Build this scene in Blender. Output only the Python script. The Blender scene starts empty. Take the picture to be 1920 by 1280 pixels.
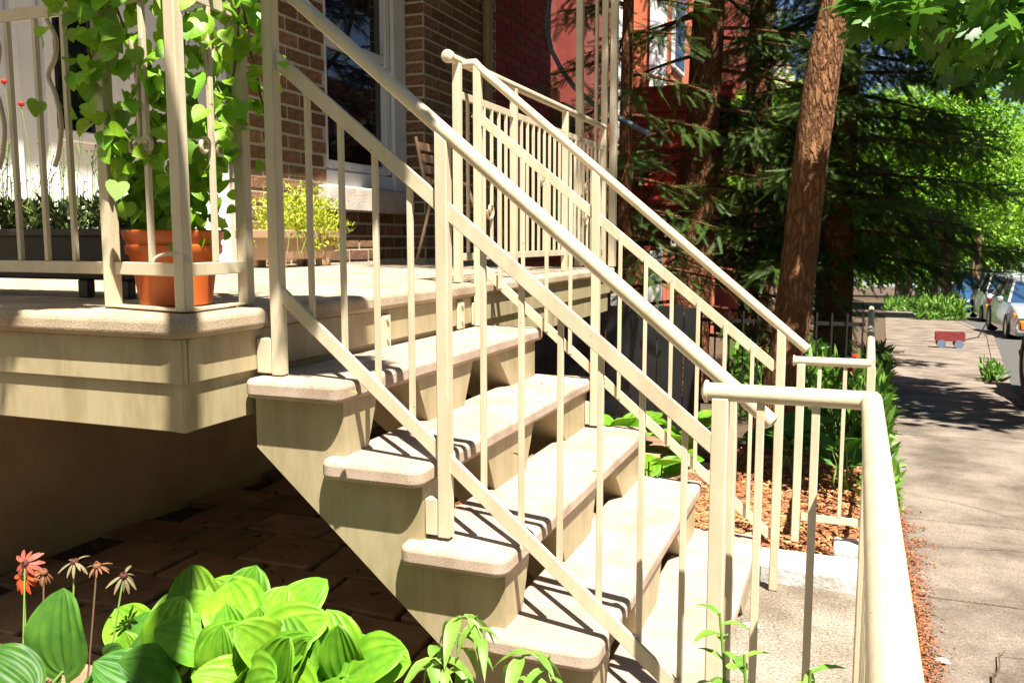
import bpy, bmesh, math, random
import numpy as np
from mathutils import Vector, Matrix, Euler
random.seed(11)
rng = np.random.default_rng(11)
R = math.radians
sc = bpy.context.scene
COL = sc.collection
CZ = 1.32                                   # camera height above the pad at the stair foot

# ------------------------------------------------------------------ camera
FPX, PITCH = 1656.0, math.atan(190 / 1656.0)
YAW = math.atan(637 / math.hypot(1656.0, 190))
cd = bpy.data.cameras.new('camera'); cam = bpy.data.objects.new('camera', cd); COL.objects.link(cam)
cd.sensor_fit = 'HORIZONTAL'; cd.sensor_width = 36; cd.lens = 36 * FPX / 1920
cd.clip_start = 0.02; cd.clip_end = 3000
cam.location = (0, 0, CZ); cam.rotation_euler = (math.pi / 2 - PITCH, 0, YAW)
sc.camera = cam
# ------------------------------------------------------------------ world, sun, exposure
SUN_EL, SUN_AZ = 62, 135
w = bpy.data.worlds.new('World'); sc.world = w; w.use_nodes = True
wn = w.node_tree.nodes; wl = w.node_tree.links
sky = wn.new('ShaderNodeTexSky'); sky.sky_type = 'NISHITA'; sky.sun_disc = False
sky.sun_elevation = R(SUN_EL); sky.sun_rotation = R(SUN_AZ); sky.air_density = 0.6; sky.dust_density = 0.1
wn['Background'].inputs['Strength'].default_value = 0.05
wl.new(sky.outputs[0], wn['Background'].inputs['Color'])
sd = bpy.data.lights.new('sun', 'SUN'); sun = bpy.data.objects.new('sun', sd); COL.objects.link(sun)
sd.energy = 5.0; sd.angle = R(0.53); sd.color = (1.0, 0.93, 0.80)
_d = Vector((-math.cos(R(SUN_EL)) * math.sin(R(SUN_AZ)), -math.cos(R(SUN_EL)) * math.cos(R(SUN_AZ)), -math.sin(R(SUN_EL))))
sun.rotation_euler = _d.to_track_quat('-Z', 'Y').to_euler(); sun.location = (6, -6, 12)
vs = sc.view_settings
vs.view_transform = 'Standard'; vs.look = 'None'; vs.exposure = 1.68; vs.gamma = 1.0; vs.use_curve_mapping = False
sc.cycles.max_bounces = 6; sc.cycles.diffuse_bounces = 2; sc.cycles.transparent_max_bounces = 6
sc.cycles.use_denoising = True

# ------------------------------------------------------------------ pixel helpers (direction only; the plane gives the distance)
_fh = Vector((-math.sin(YAW), math.cos(YAW), 0)); _rt = Vector((math.cos(YAW), math.sin(YAW), 0)); _zz = Vector((0, 0, 1))
_fw = _fh * math.cos(PITCH) - _zz * math.sin(PITCH); _up = _fh * math.sin(PITCH) + _zz * math.cos(PITCH)
def ray(u, v): return _fw + _rt * ((u - 960) / FPX) - _up * ((v - 640) / FPX)
def onY(u, v, Y): d = ray(u, v); p = d * (Y / d.y); return Vector((p.x, p.y, p.z + CZ))
def onX(u, v, X): d = ray(u, v); p = d * (X / d.x); return Vector((p.x, p.y, p.z + CZ))
def onZ(u, v, Z): d = ray(u, v); p = d * ((Z - CZ) / d.z); return Vector((p.x, p.y, p.z + CZ))
SL = 0.047                                   # the street falls away
def zg(y): return -SL * max(0.0, y - 3.0)

# ------------------------------------------------------------------ materials
MATS = {}
def _ramp(nt, c0, c1, p0=.3, p1=.7):
    r = nt.nodes.new('ShaderNodeValToRGB'); e = r.color_ramp.elements
    e[0].position, e[1].position = p0, p1; e[0].color = (*c0, 1); e[1].color = (*c1, 1); return r
def mat(name, c0, c1=None, rough=.5, ns=6, bump=0, bs=60, metal=0, spec=.5, rand=0, island=False, trans=0, p=(.3, .7), det=6, emit=0, coat=0, bd=.01, stretch=None):
    m = bpy.data.materials.new(name); m.use_nodes = True; nt = m.node_tree; n = nt.nodes; l = nt.links
    b = n['Principled BSDF']; c1 = c1 or c0
    tc = n.new('ShaderNodeTexCoord'); src = tc.outputs['Object']
    if stretch:
        mp = n.new('ShaderNodeMapping'); mp.inputs['Scale'].default_value = stretch; l.new(src, mp.inputs['Vector']); src = mp.outputs[0]
    r = _ramp(nt, c0, c1, *p)
    if island:
        g = n.new('ShaderNodeNewGeometry'); r.color_ramp.elements[0].position = 0; r.color_ramp.elements[1].position = 1
        l.new(g.outputs['Random Per Island'], r.inputs['Fac'])
    else:
        t = n.new('ShaderNodeTexNoise'); t.inputs['Scale'].default_value = ns; t.inputs['Detail'].default_value = det
        l.new(src, t.inputs['Vector']); l.new(t.outputs['Fac'], r.inputs['Fac'])
    col = r.outputs['Color']
    if rand:
        oi = n.new('ShaderNodeObjectInfo'); hs = n.new('ShaderNodeHueSaturation')
        mr = n.new('ShaderNodeMapRange'); mr.inputs['To Min'].default_value = 1 - rand; mr.inputs['To Max'].default_value = 1 + rand
        l.new(oi.outputs['Random'], mr.inputs['Value']); l.new(mr.outputs[0], hs.inputs['Value']); l.new(col, hs.inputs['Color'])
        mr2 = n.new('ShaderNodeMapRange'); mr2.inputs['To Min'].default_value = .5 - rand * .04; mr2.inputs['To Max'].default_value = .5 + rand * .04
        ml = n.new('ShaderNodeMath'); ml.operation = 'MULTIPLY_ADD'; ml.inputs[1].default_value = 7.31; ml.inputs[2].default_value = .1
        fr = n.new('ShaderNodeMath'); fr.operation = 'FRACT'
        l.new(oi.outputs['Random'], ml.inputs[0]); l.new(ml.outputs[0], fr.inputs[0]); l.new(fr.outputs[0], mr2.inputs['Value']); l.new(mr2.outputs[0], hs.inputs['Hue'])
        col = hs.outputs['Color']
    l.new(col, b.inputs['Base Color'])
    b.inputs['Roughness'].default_value = rough; b.inputs['Metallic'].default_value = metal
    b.inputs['Specular IOR Level'].default_value = spec
    if coat: b.inputs['Coat Weight'].default_value = coat; b.inputs['Coat Roughness'].default_value = .05
    if bump:
        t2 = n.new('ShaderNodeTexNoise'); t2.inputs['Scale'].default_value = bs; t2.inputs['Detail'].default_value = 8
        l.new(src, t2.inputs['Vector'])
        bp = n.new('ShaderNodeBump'); bp.inputs['Strength'].default_value = bump; bp.inputs['Distance'].default_value = bd
        l.new(t2.outputs['Fac'], bp.inputs['Height']); l.new(bp.outputs[0], b.inputs['Normal'])
    if trans:
        tr = n.new('ShaderNodeBsdfTranslucent'); mx = n.new('ShaderNodeMixShader'); mx.inputs[0].default_value = trans
        l.new(col, tr.inputs['Color']); l.new(b.outputs[0], mx.inputs[1]); l.new(tr.outputs[0], mx.inputs[2])
        l.new(mx.outputs[0], n['Material Output'].inputs['Surface'])
    if emit: b.inputs['Emission Strength'].default_value = emit; b.inputs['Emission Color'].default_value = (*c0, 1)
    MATS[name] = m; return m
def bark_mat(name, c0, c1, sc_=14):
    m = mat(name, c0, c1, rough=.9, ns=9, spec=.2); nt = m.node_tree; n = nt.nodes; l = nt.links
    tc = n.new('ShaderNodeTexCoord'); mp = n.new('ShaderNodeMapping'); mp.inputs['Scale'].default_value = (sc_, sc_, sc_ * .28)
    l.new(tc.outputs['Object'], mp.inputs[0])
    v = n.new('ShaderNodeTexVoronoi'); v.feature = 'DISTANCE_TO_EDGE'; v.inputs['Scale'].default_value = 1.6
    nz = n.new('ShaderNodeTexNoise'); nz.inputs['Scale'].default_value = 2.2; nz.inputs['Detail'].default_value = 8
    ad = n.new('ShaderNodeVectorMath'); ad.operation = 'MULTIPLY_ADD'; ad.inputs[1].default_value = (.9, .9, .9)
    l.new(mp.outputs[0], nz.inputs['Vector']); l.new(nz.outputs['Color'], ad.inputs[0]); l.new(mp.outputs[0], ad.inputs[2]); l.new(ad.outputs[0], v.inputs['Vector'])
    r = _ramp(nt, (0, 0, 0), (1, 1, 1), 0, .28); l.new(v.outputs['Distance'], r.inputs['Fac'])
    bp = n.new('ShaderNodeBump'); bp.inputs['Strength'].default_value = 1; bp.inputs['Distance'].default_value = .02
    mxh = n.new('ShaderNodeMath'); mxh.operation = 'MULTIPLY_ADD'; mxh.inputs[1].default_value = .4
    l.new(nz.outputs['Fac'], mxh.inputs[0]); l.new(r.outputs['Color'], mxh.inputs[2]); l.new(mxh.outputs[0], bp.inputs['Height'])
    b = n['Principled BSDF']; l.new(bp.outputs[0], b.inputs['Normal'])
    old = b.inputs['Base Color'].links[0].from_socket
    mx = n.new('ShaderNodeMix'); mx.data_type = 'RGBA'; mx.blend_type = 'MULTIPLY'; mx.inputs[0].default_value = .6
    r2 = _ramp(nt, (.22, .18, .15), (1, 1, 1), 0, .2); l.new(v.outputs['Distance'], r2.inputs['Fac'])
    l.new(old, mx.inputs[6]); l.new(r2.outputs['Color'], mx.inputs[7]); l.new(mx.outputs[2], b.inputs['Base Color'])
    return m
def speckle_mat(name, base, dark, light, scale=220, rough=.85, bump=.5, bd=.004, big=None, bigs=2.0):
    m = bpy.data.materials.new(name); m.use_nodes = True; nt = m.node_tree; n = nt.nodes; l = nt.links; b = n['Principled BSDF']
    tc = n.new('ShaderNodeTexCoord')
    t = n.new('ShaderNodeTexNoise'); t.inputs['Scale'].default_value = scale; t.inputs['Detail'].default_value = 3; l.new(tc.outputs['Object'], t.inputs['Vector'])
    r = nt.nodes.new('ShaderNodeValToRGB'); e = r.color_ramp.elements
    e[0].position = .33; e[0].color = (*dark, 1); e[1].position = .66; e[1].color = (*light, 1)
    k = e.new(.45); k.color = (*base, 1); k = e.new(.57); k.color = (*base, 1)
    l.new(t.outputs['Fac'], r.inputs['Fac'])
    t2 = n.new('ShaderNodeTexNoise'); t2.inputs['Scale'].default_value = bigs; t2.inputs['Detail'].default_value = 9; t2.inputs['Roughness'].default_value = .65
    l.new(tc.outputs['Object'], t2.inputs['Vector'])
    r2 = _ramp(nt, big or (.8, .78, .74), (1.08, 1.06, 1.03), .35, .62); l.new(t2.outputs['Fac'], r2.inputs['Fac'])
    mx = n.new('ShaderNodeMix'); mx.data_type = 'RGBA'; mx.blend_type = 'MULTIPLY'; mx.inputs[0].default_value = 1
    l.new(r.outputs['Color'], mx.inputs[6]); l.new(r2.outputs['Color'], mx.inputs[7]); l.new(mx.outputs[2], b.inputs['Base Color'])
    b.inputs['Roughness'].default_value = rough; b.inputs['Specular IOR Level'].default_value = .25
    bp = n.new('ShaderNodeBump'); bp.inputs['Strength'].default_value = bump; bp.inputs['Distance'].default_value = bd
    l.new(t.outputs['Fac'], bp.inputs['Height']); l.new(bp.outputs[0], b.inputs['Normal'])
    MATS[name] = m; return m

def grime(m, amt, chip):
    nt = m.node_tree; n = nt.nodes; l = nt.links; b = n['Principled BSDF']; old = b.inputs['Base Color'].links[0].from_socket
    geo = n.new('ShaderNodeNewGeometry')
    mp = n.new('ShaderNodeMapping'); mp.inputs['Scale'].default_value = (14, 14, 3.5); l.new(geo.outputs['Position'], mp.inputs[0])
    t = n.new('ShaderNodeTexNoise'); t.inputs['Scale'].default_value = 1.0; t.inputs['Detail'].default_value = 9; t.inputs['Roughness'].default_value = .68; l.new(mp.outputs[0], t.inputs['Vector'])
    r = _ramp(nt, (1 - amt, 1 - amt * 1.1, 1 - amt * 1.35), (1, 1, 1), .36, .58); l.new(t.outputs['Fac'], r.inputs['Fac'])
    mx = n.new('ShaderNodeMix'); mx.data_type = 'RGBA'; mx.blend_type = 'MULTIPLY'; mx.inputs[0].default_value = 1
    l.new(old, mx.inputs[6]); l.new(r.outputs['Color'], mx.inputs[7])
    t2 = n.new('ShaderNodeTexNoise'); t2.inputs['Scale'].default_value = 70; t2.inputs['Detail'].default_value = 4; l.new(geo.outputs['Position'], t2.inputs['Vector'])
    r2 = _ramp(nt, (0, 0, 0), (1, 1, 1), chip, chip + .02); l.new(t2.outputs['Fac'], r2.inputs['Fac'])
    mx2 = n.new('ShaderNodeMix'); mx2.data_type = 'RGBA'; l.new(r2.outputs['Color'], mx2.inputs[0]); l.new(mx.outputs[2], mx2.inputs[6]); mx2.inputs[7].default_value = (.13, .075, .04, 1)
    l.new(mx2.outputs[2], b.inputs['Base Color']); return m
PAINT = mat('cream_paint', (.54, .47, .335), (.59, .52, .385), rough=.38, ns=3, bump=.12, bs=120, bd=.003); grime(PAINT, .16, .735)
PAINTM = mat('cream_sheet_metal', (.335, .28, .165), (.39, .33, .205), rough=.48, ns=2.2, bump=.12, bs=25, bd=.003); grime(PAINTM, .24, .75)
TREAD = speckle_mat('precast_tread', (.435, .345, .285), (.31, .235, .185), (.53, .43, .36), 300, .9, .45, .003, (.72, .67, .61), 6)
SLABM = speckle_mat('precast_slab', (.43, .35, .265), (.30, .23, .16), (.52, .44, .35), 260, .9, .5, .003, (.68, .63, .56), 4)
SIDEW = speckle_mat('sidewalk_concrete', (.205, .172, .147), (.12, .096, .08), (.29, .25, .215), 130, .92, .45, .004, (.45, .42, .40), 2.2)
PADM = speckle_mat('pad_concrete', (.24, .21, .175), (.11, .095, .075), (.40, .37, .32), 110, .92, .6, .005, (.55, .5, .45), 2.5)
CURBM = mat('weathered_white_concrete', (.36, .34, .31), (.66, .64, .62), rough=.85, ns=7, bump=.5, bs=60)
PAVER = mat('brown_paver', (.20, .12, .07), (.34, .21, .125), rough=.85, ns=7, bump=.5, bs=50, rand=.3)
SOIL = mat('soil', (.05, .030, .018), (.11, .07, .04), rough=.95, ns=12, bump=.8, bs=50, bd=.03)
MULCHG = mat('mulch_ground', (.16, .06, .025), (.30, .12, .05), rough=.95, ns=16, bump=.8, bs=60, bd=.03)
CHIP = mat('wood_chips', (.20, .06, .02), (.55, .25, .10), rough=.9, island=True)
LITTER = mat('dry_leaf_litter', (.10, .030, .012), (.36, .13, .05), rough=.9, island=True)
ASPH = mat('asphalt', (.05, .05, .05), (.09, .088, .085), rough=.9, ns=25, bump=.4, bs=200, bd=.004)
BRICK = mat('brown_brick', (.12, .060, .028), (.28, .148, .072), rough=.9, ns=28, bump=.6, bs=70, rand=.35)
MORTAR = mat('mortar', (.44, .39, .30), (.58, .52, .42), rough=.95, ns=20, bump=.5, bs=120, bd=.004)
RBRICK = mat('red_brick', (.22, .020, .011), (.36, .040, .022), rough=.9, ns=25, bump=.5, bs=70, rand=.25)
RMORT = mat('dark_red_wall', (.17, .030, .022), (.25, .05, .035), rough=.95)
OBRICK = mat('orange_brick_wall', (.42, .10, .045), (.52, .16, .07), rough=.9, ns=30)
FOUND = mat('parged_foundation', (.34, .24, .14), (.46, .34, .21), rough=.95, ns=3, bump=.4, bs=30)
SILL = mat('limestone', (.42, .36, .31), (.62, .55, .48), rough=.8, ns=9, bump=.4, bs=60)
WHITE = mat('white_paint', (.66, .68, .70), (.76, .77, .78), rough=.45, ns=4)
GLASS = mat('dark_window_glass', (.006, .007, .010), rough=.03, spec=.9)
DARKM = mat('black_metal', (.012, .012, .013), (.02, .02, .02), rough=.45)
TERRA = mat('terracotta_plastic', (.46, .085, .014), (.58, .14, .024), rough=.5, ns=4)
PLANTB = mat('dark_planter_plastic', (.012, .010, .009), (.022, .018, .015), rough=.5)
PLANTT = mat('tan_planter_plastic', (.28, .175, .105), (.34, .22, .135), rough=.6, ns=5)
SCROLL = mat('grey_beige_wrought_iron', (.45, .37, .26), (.52, .43, .30), rough=.45)
BROWNT = mat('tan_metal_tube', (.30, .19, .12), (.36, .23, .15), rough=.4)
VINE = mat('vine_leaf', (.11, .29, .012), (.28, .50, .025), rough=.42, ns=14, rand=.40, trans=.42, bump=.2, bs=40)
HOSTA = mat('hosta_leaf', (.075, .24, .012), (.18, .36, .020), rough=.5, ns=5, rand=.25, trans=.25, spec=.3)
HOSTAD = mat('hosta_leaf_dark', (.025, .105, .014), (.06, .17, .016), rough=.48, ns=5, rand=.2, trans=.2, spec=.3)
WEED = mat('weed_leaf', (.12, .28, .035), (.22, .38, .06), rough=.5, ns=9, rand=.2, trans=.3)
STEM = mat('green_stem', (.13, .24, .04), (.20, .30, .06), rough=.6)
TWIG = mat('brown_stem', (.10, .055, .03), (.16, .09, .05), rough=.8)
SEDUM = mat('yellow_green_foliage', (.26, .36, .015), (.52, .56, .05), rough=.6, island=True, trans=.3)
HERB = mat('herb_foliage', (.035, .075, .015), (.13, .17, .03), rough=.6, island=True, trans=.2)
SPRUCE = mat('spruce_needles', (.012, .032, .004), (.085, .16, .012), rough=.6, island=True, trans=.12)
MAPLE = mat('maple_leaf', (.04, .14, .012), (.13, .29, .025), rough=.45, island=True, trans=.4)
TREEL = mat('street_tree_leaf', (.11, .27, .015), (.30, .52, .035), rough=.5, island=True, trans=.45)
SHRUBL = mat('border_plant_leaf', (.06, .17, .02), (.18, .34, .04), rough=.5, island=True, trans=.35)
BARK1 = bark_mat('pine_bark', (.17, .08, .036), (.30, .15, .072), 17)
BARK2 = bark_mat('spruce_bark', (.17, .062, .028), (.28, .115, .055), 22)
BARK3 = bark_mat('maple_bark', (.22, .15, .10), (.33, .24, .16), 16)
PINK = mat('pink_petal', (.30, .05, .035), (.40, .10, .07), rough=.6, trans=.2)
ORANGE = mat('orange_petal', (.45, .055, .008), (.55, .10, .015), rough=.6, trans=.2)
PALEP = mat('faded_petal', (.12, .10, .045), (.18, .15, .075), rough=.7)
DRYP = mat('withered_petal', (.13, .05, .02), (.20, .085, .035), rough=.8)
CONE = mat('flower_cone', (.05, .012, .008), (.09, .02, .012), rough=.8)
REDP = mat('red_painted_wood', (.42, .045, .035), (.55, .075, .055), rough=.6, ns=6)
REDF = mat('red_flower', (.5, .01, .012), rough=.6)
PIPEB = mat('blue_grey_pipe', (.10, .14, .20), (.14, .19, .26), rough=.4)
PIPET = mat('tan_downpipe', (.30, .21, .12), (.36, .26, .15), rough=.5)
WOODP = mat('weathered_wood', (.24, .15, .08), (.33, .22, .13), rough=.8, ns=8, stretch=(1, 1, 8))
TYRE = mat('tyre_rubber', (.014, .014, .014), rough=.8)
RIM = mat('alloy_rim', (.45, .46, .48), rough=.3, metal=.8)
CARGL = mat('car_glass', (.02, .05, .11), rough=.05, spec=.8)
LAMPG = mat('headlight_glass', (.75, .78, .80), rough=.1)
AMBER = mat('amber_lamp', (.8, .22, .02), rough=.2)
BLKPL = mat('black_plastic', (.02, .02, .022), rough=.5)
CARM = {k: mat('car_paint_' + k, c, rough=.28, coat=.7, metal=mt) for k, c, mt in (('silver', (.38, .40, .42), .3), ('white', (.78, .78, .78), 0), ('blue', (.03, .09, .28), .2), ('red', (.45, .03, .03), 0), ('grey', (.55, .58, .60), .3))}

# ------------------------------------------------------------------ mesh helpers
WL = {}
def wloc(o): return WL.get(o.name, Vector((0, 0, 0))) if o else Vector((0, 0, 0))
class MB:
    def __init__(s): s.v = []; s.f = []
    def add(s, vs_, fs): k = len(s.v); s.v += [tuple(a) for a in vs_]; s.f += [tuple(i + k for i in f) for f in fs]; return s
    def box(s, x0, x1, y0, y1, z0, z1):
        return s.add([(x0, y0, z0), (x1, y0, z0), (x1, y1, z0), (x0, y1, z0), (x0, y0, z1), (x1, y0, z1), (x1, y1, z1), (x0, y1, z1)],
                     [(0, 3, 2, 1), (4, 5, 6, 7), (0, 1, 5, 4), (1, 2, 6, 5), (2, 3, 7, 6), (3, 0, 4, 7)])
    def bar(s, p, q, w_, h_, up=(0, 0, 1)):
        p, q = Vector(p), Vector(q); d = (q - p).normalized(); u = Vector(up); sd_ = d.cross(u).normalized(); u = sd_.cross(d).normalized()
        a, b = sd_ * w_ / 2, u * h_ / 2
        return s.add([p - a - b, p + a - b, p + a + b, p - a + b, q - a - b, q + a - b, q + a + b, q - a + b],
                     [(0, 1, 2, 3), (7, 6, 5, 4), (0, 4, 5, 1), (1, 5, 6, 2), (2, 6, 7, 3), (3, 7, 4, 0)])
    def tube(s, path, r, n=10, caps=True):
        P = [Vector(p) for p in path]; m = len(P); rr = r if hasattr(r, '__len__') else [r] * m
        t = [(P[min(i + 1, m - 1)] - P[max(i - 1, 0)]).normalized() for i in range(m)]
        u = t[0].orthogonal().normalized(); k = len(s.v)
        for i in range(m):
            u = (u - t[i] * u.dot(t[i])).normalized(); w_ = t[i].cross(u)
            for j in range(n):
                a = 2 * math.pi * j / n; s.v.append(tuple(P[i] + (u * math.cos(a) + w_ * math.sin(a)) * rr[i]))
        for i in range(m - 1):
            for j in range(n):
                a, b = k + i * n + j, k + i * n + (j + 1) % n; s.f.append((a, b, b + n, a + n))
        if caps: s.f.append(tuple(k + n - 1 - j for j in range(n))); s.f.append(tuple(k + (m - 1) * n + j for j in range(n)))
        return s
    def lathe(s, prof, c, n=32):
        c = Vector(c); k = len(s.v); m = len(prof)
        for r, z in prof:
            for j in range(n):
                a = 2 * math.pi * j / n; s.v.append((c.x + r * math.cos(a), c.y + r * math.sin(a), c.z + z))
        for i in range(m - 1):
            for j in range(n):
                a, b = k + i * n + j, k + i * n + (j + 1) % n; s.f.append((a, b, b + n, a + n))
        s.f.append(tuple(k + n - 1 - j for j in range(n))); s.f.append(tuple(k + (m - 1) * n + j for j in range(n)))
        return s
    def prism(s, pts, z0, z1):              # pts: plan polygon, anticlockwise; z0/z1 numbers or functions of y
        n = len(pts); k = len(s.v); f0 = z0 if callable(z0) else (lambda y: z0); f1 = z1 if callable(z1) else (lambda y: z1)
        for x, y in pts: s.v.append((x, y, f0(y)))
        for x, y in pts: s.v.append((x, y, f1(y)))
        s.f.append(tuple(k + n - 1 - i for i in range(n))); s.f.append(tuple(k + n + i for i in range(n)))
        for i in range(n): j = (i + 1) % n; s.f.append((k + i, k + j, k + n + j, k + n + i))
        return s
    def mesh(s, name, off=Vector((0, 0, 0))):
        me = bpy.data.meshes.new(name); me.from_pydata([(a - off.x, b - off.y, c - off.z) for a, b, c in s.v], [], s.f); me.update(); return me
    def build(s, name, m, parent=None, bev=0, smooth=40, seg=2):
        off = wloc(parent); me = s.mesh(name, off); me.materials.append(m)
        if smooth: finish(me, smooth)
        o = bpy.data.objects.new(name, me); COL.objects.link(o); o.parent = parent; WL[o.name] = off
        if bev:
            b = o.modifiers.new('bevel', 'BEVEL'); b.width = bev; b.segments = seg; b.limit_method = 'ANGLE'; b.angle_limit = R(40)
        return o
def finish(me, ang=40):
    me.polygons.foreach_set('use_smooth', [True] * len(me.polygons)); me.set_sharp_from_angle(angle=R(ang))
def thing(name, loc, label, cat, group=None):
    o = bpy.data.objects.new(name, None); o.empty_display_size = .1; COL.objects.link(o); o.location = loc; WL[o.name] = Vector(loc)
    tag(o, label, cat, group); return o
def tag(o, label, cat, group=None):
    o['label'] = label; o['category'] = cat
    if group: o['group'] = group
    return o
def struct(o): o['kind'] = 'structure'; return o
def stuff(o, label=None, cat=None):
    o['kind'] = 'stuff'
    if label: o['label'] = label
    if cat: o['category'] = cat
    return o
def piece(name, me, parent, loc, rot=(0, 0, 0), scale=(1, 1, 1)):
    o = bpy.data.objects.new(name, me); COL.objects.link(o); o.parent = parent
    o.location = Vector(loc) - wloc(parent); o.rotation_euler = rot; o.scale = scale; WL[o.name] = Vector(loc); return o
def np_mesh(name, V, F, m, parent=None, smooth=False):
    """V (n,3), F (m,k) equal-length polygons"""
    off = wloc(parent); V = np.asarray(V, np.float32) - np.array(off, np.float32); F = np.asarray(F, np.int32)
    me = bpy.data.meshes.new(name); me.vertices.add(len(V)); me.vertices.foreach_set('co', V.ravel())
    k = F.shape[1]; me.loops.add(F.size); me.loops.foreach_set('vertex_index', F.ravel())
    me.polygons.add(len(F)); me.polygons.foreach_set('loop_start', np.arange(0, F.size, k, dtype=np.int32))
    me.update(calc_edges=True); me.materials.append(m)
    if smooth: me.polygons.foreach_set('use_smooth', [True] * len(F))
    o = bpy.data.objects.new(name, me); COL.objects.link(o); o.parent = parent; WL[o.name] = off; return o
def scatter(tv, tf, L, Rm, S):
    """template verts (a,3), faces (b,k); L (n,3), Rm (n,3,3), S (n,)"""
    tv = np.asarray(tv, float); tf = np.asarray(tf); n = len(L)
    V = np.einsum('nij,aj->nai', Rm, tv) * np.asarray(S)[:, None, None] + np.asarray(L)[:, None, :]
    F = tf[None] + (np.arange(n) * len(tv))[:, None, None]
    return V.reshape(-1, 3), F.reshape(-1, tf.shape[1])
def frames(D, U):
    """rotation matrices with local y along D and local z near U"""
    D = D / np.linalg.norm(D, axis=1, keepdims=True); X = np.cross(D, U); X /= np.linalg.norm(X, axis=1, keepdims=True) + 1e-9
    Z = np.cross(X, D); return np.stack([X, D, Z], axis=2)
def rrect(x0, x1, y0, y1, r, n=5, which=(1, 1, 1, 1)):
    """plan rounded rectangle, anticlockwise; corners (x0y0, x1y0, x1y1, x0y1)"""
    pts = []
    for (cx, cy, a0, f, px, py) in ((x0 + r, y0 + r, 180, which[0], x0, y0), (x1 - r, y0 + r, 270, which[1], x1, y0), (x1 - r, y1 - r, 0, which[2], x1, y1), (x0 + r, y1 - r, 90, which[3], x0, y1)):
        if f:
            for i in range(n + 1): a = R(a0 + 90 * i / n); pts.append((cx + r * math.cos(a), cy + r * math.sin(a)))
        else: pts.append((px, py))
    return pts

# ================================================================== SETTING
# ground: one sheet to the horizon, falling with the street
ys = [-60, -8, 0, 3, 12, 30, 60, 120, 300, 900]
m = MB()
for i, y in enumerate(ys): m.v += [(-400, y, zg(y) - .012), (400, y, zg(y) - .012)]
for i in range(len(ys) - 1): m.f.append((2 * i, 2 * i + 1, 2 * i + 3, 2 * i + 2))
struct(m.build('ground', SOIL, smooth=0))
def leftx(y): return .27 if y < 6 else .27 + (y - 6) * .034
def rightx(y): return 1.75 if y < 11 else (1.75 + (y - 11) * .119 if y < 24 else 3.3 + (y - 24) * .03)
# sidewalk slabs
sw = bpy.data.objects.new('sidewalk', None); COL.objects.link(sw); struct(sw)
seams = [-2.0, -.3, 1.35, 2.62, 3.55, 4.75, 6.1, 7.5]
while seams[-1] < 70: seams.append(seams[-1] + 1.45)
for a, b in zip(seams[:-1], seams[1:]):
    g = .009
    pts = [(leftx(a) + .004, a + g), (rightx(a) - .16, a + g), (rightx(b) - .16, b - g), (leftx(b) + .004, b - g)]
    dz = random.uniform(-.004, .006)
    MB().prism(pts, lambda y: zg(y) - .1, lambda y: zg(y) + .012 + dz).build('paving_slab', SIDEW, sw, bev=.006, smooth=0)
for (x_, y_, dx, dy, n_) in ((.33, 4.25, .055, .012, 14), (.30, 5.35, .05, -.03, 16), (.5, 3.05, .05, .035, 10), (.34, 2.2, .012, .07, 14), (.8, 6.6, .06, .02, 14)):
    up_, lo = [], []
    for k in range(n_):
        w_ = .0025 * (1 - abs(2 * k / (n_ - 1) - 1) * .8) + .0006; up_.append((x_ - w_ * dy / .06, y_ + w_)); lo.append((x_ + w_ * dy / .06, y_ - w_)); x_ += dx * random.uniform(.6, 1.4); y_ += dy * random.uniform(.2, 1.8) + random.uniform(-.018, .018)
    m = MB()
    for k in range(n_ - 1): m.add([(*lo[k], zg(lo[k][1]) + .0205), (*lo[k + 1], zg(lo[k + 1][1]) + .0205), (*up_[k + 1], zg(up_[k + 1][1]) + .0205), (*up_[k], zg(up_[k][1]) + .0205)], [(0, 1, 2, 3)])
    m.build('crack', SOIL, sw, smooth=0)
m = MB(); yy = [-10, 11, 24] + list(range(32, 130, 8))
for a, b in zip(yy[:-1], yy[1:]): m.prism([(rightx(a) - .15, a), (rightx(a), a), (rightx(b), b), (rightx(b) - .15, b)], lambda y: zg(y) - .2, lambda y: zg(y) + .014)
struct(m.build('kerb', SIDEW, smooth=0))
m = MB()
for a, b in zip(yy[:-1], yy[1:]): m.add([(rightx(a), a, zg(a) - .008), (rightx(a) + 9, a, zg(a) - .008), (rightx(b) + 9, b, zg(b) - .008), (rightx(b), b, zg(b) - .008)], [(0, 1, 2, 3)])
o = struct(m.build('road', ASPH, smooth=0)); 
m = MB().add([(rightx(0) + 9, -10, .0), (rightx(0) + 14, -10, .0), (rightx(110) + 14, 110, zg(110) + .1), (rightx(110) + 9, 110, zg(110) + .1)], [(0, 1, 2, 3)])
struct(m.build('opposite_pavement', SIDEW, smooth=0))
# concrete pad at the stair foot, kerb of the planting bed, mulch bed
m = MB().prism([(-.62, 1.0), (.262, 1.0), (.262, 3.42), (-.62, 3.42)], -.08, .010); struct(m.build('concrete_pad', PADM, bev=.008, smooth=0))
m = MB().prism([(-.30, 3.43), (.25, 3.40), (.25, 3.62), (-.30, 3.64)], -.05, .075).prism([(-.02, 3.641), (.25, 3.625), (.25, 3.80), (-.02, 3.80)], -.05, .10)
struct(m.build('bed_kerb', CURBM, bev=.012))
m = MB(); n = 26
for i in range(n + 1):
    for j in range(n + 1):
        x = -1.9 + 2.12 * i / n; y = 3.44 + 2.9 * j / n
        m.v.append((x, y, zg(y) + .03 + .03 * math.sin(x * 5 + 1) * math.cos(y * 4) + random.uniform(0, .012) - (.05 if x < -1.6 else 0)))
for i in range(n):
    for j in range(n): a = i * (n + 1) + j; m.f.append((a, a + n + 1, a + n + 2, a + 1))
struct(m.build('mulch_bed', MULCHG))
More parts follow.
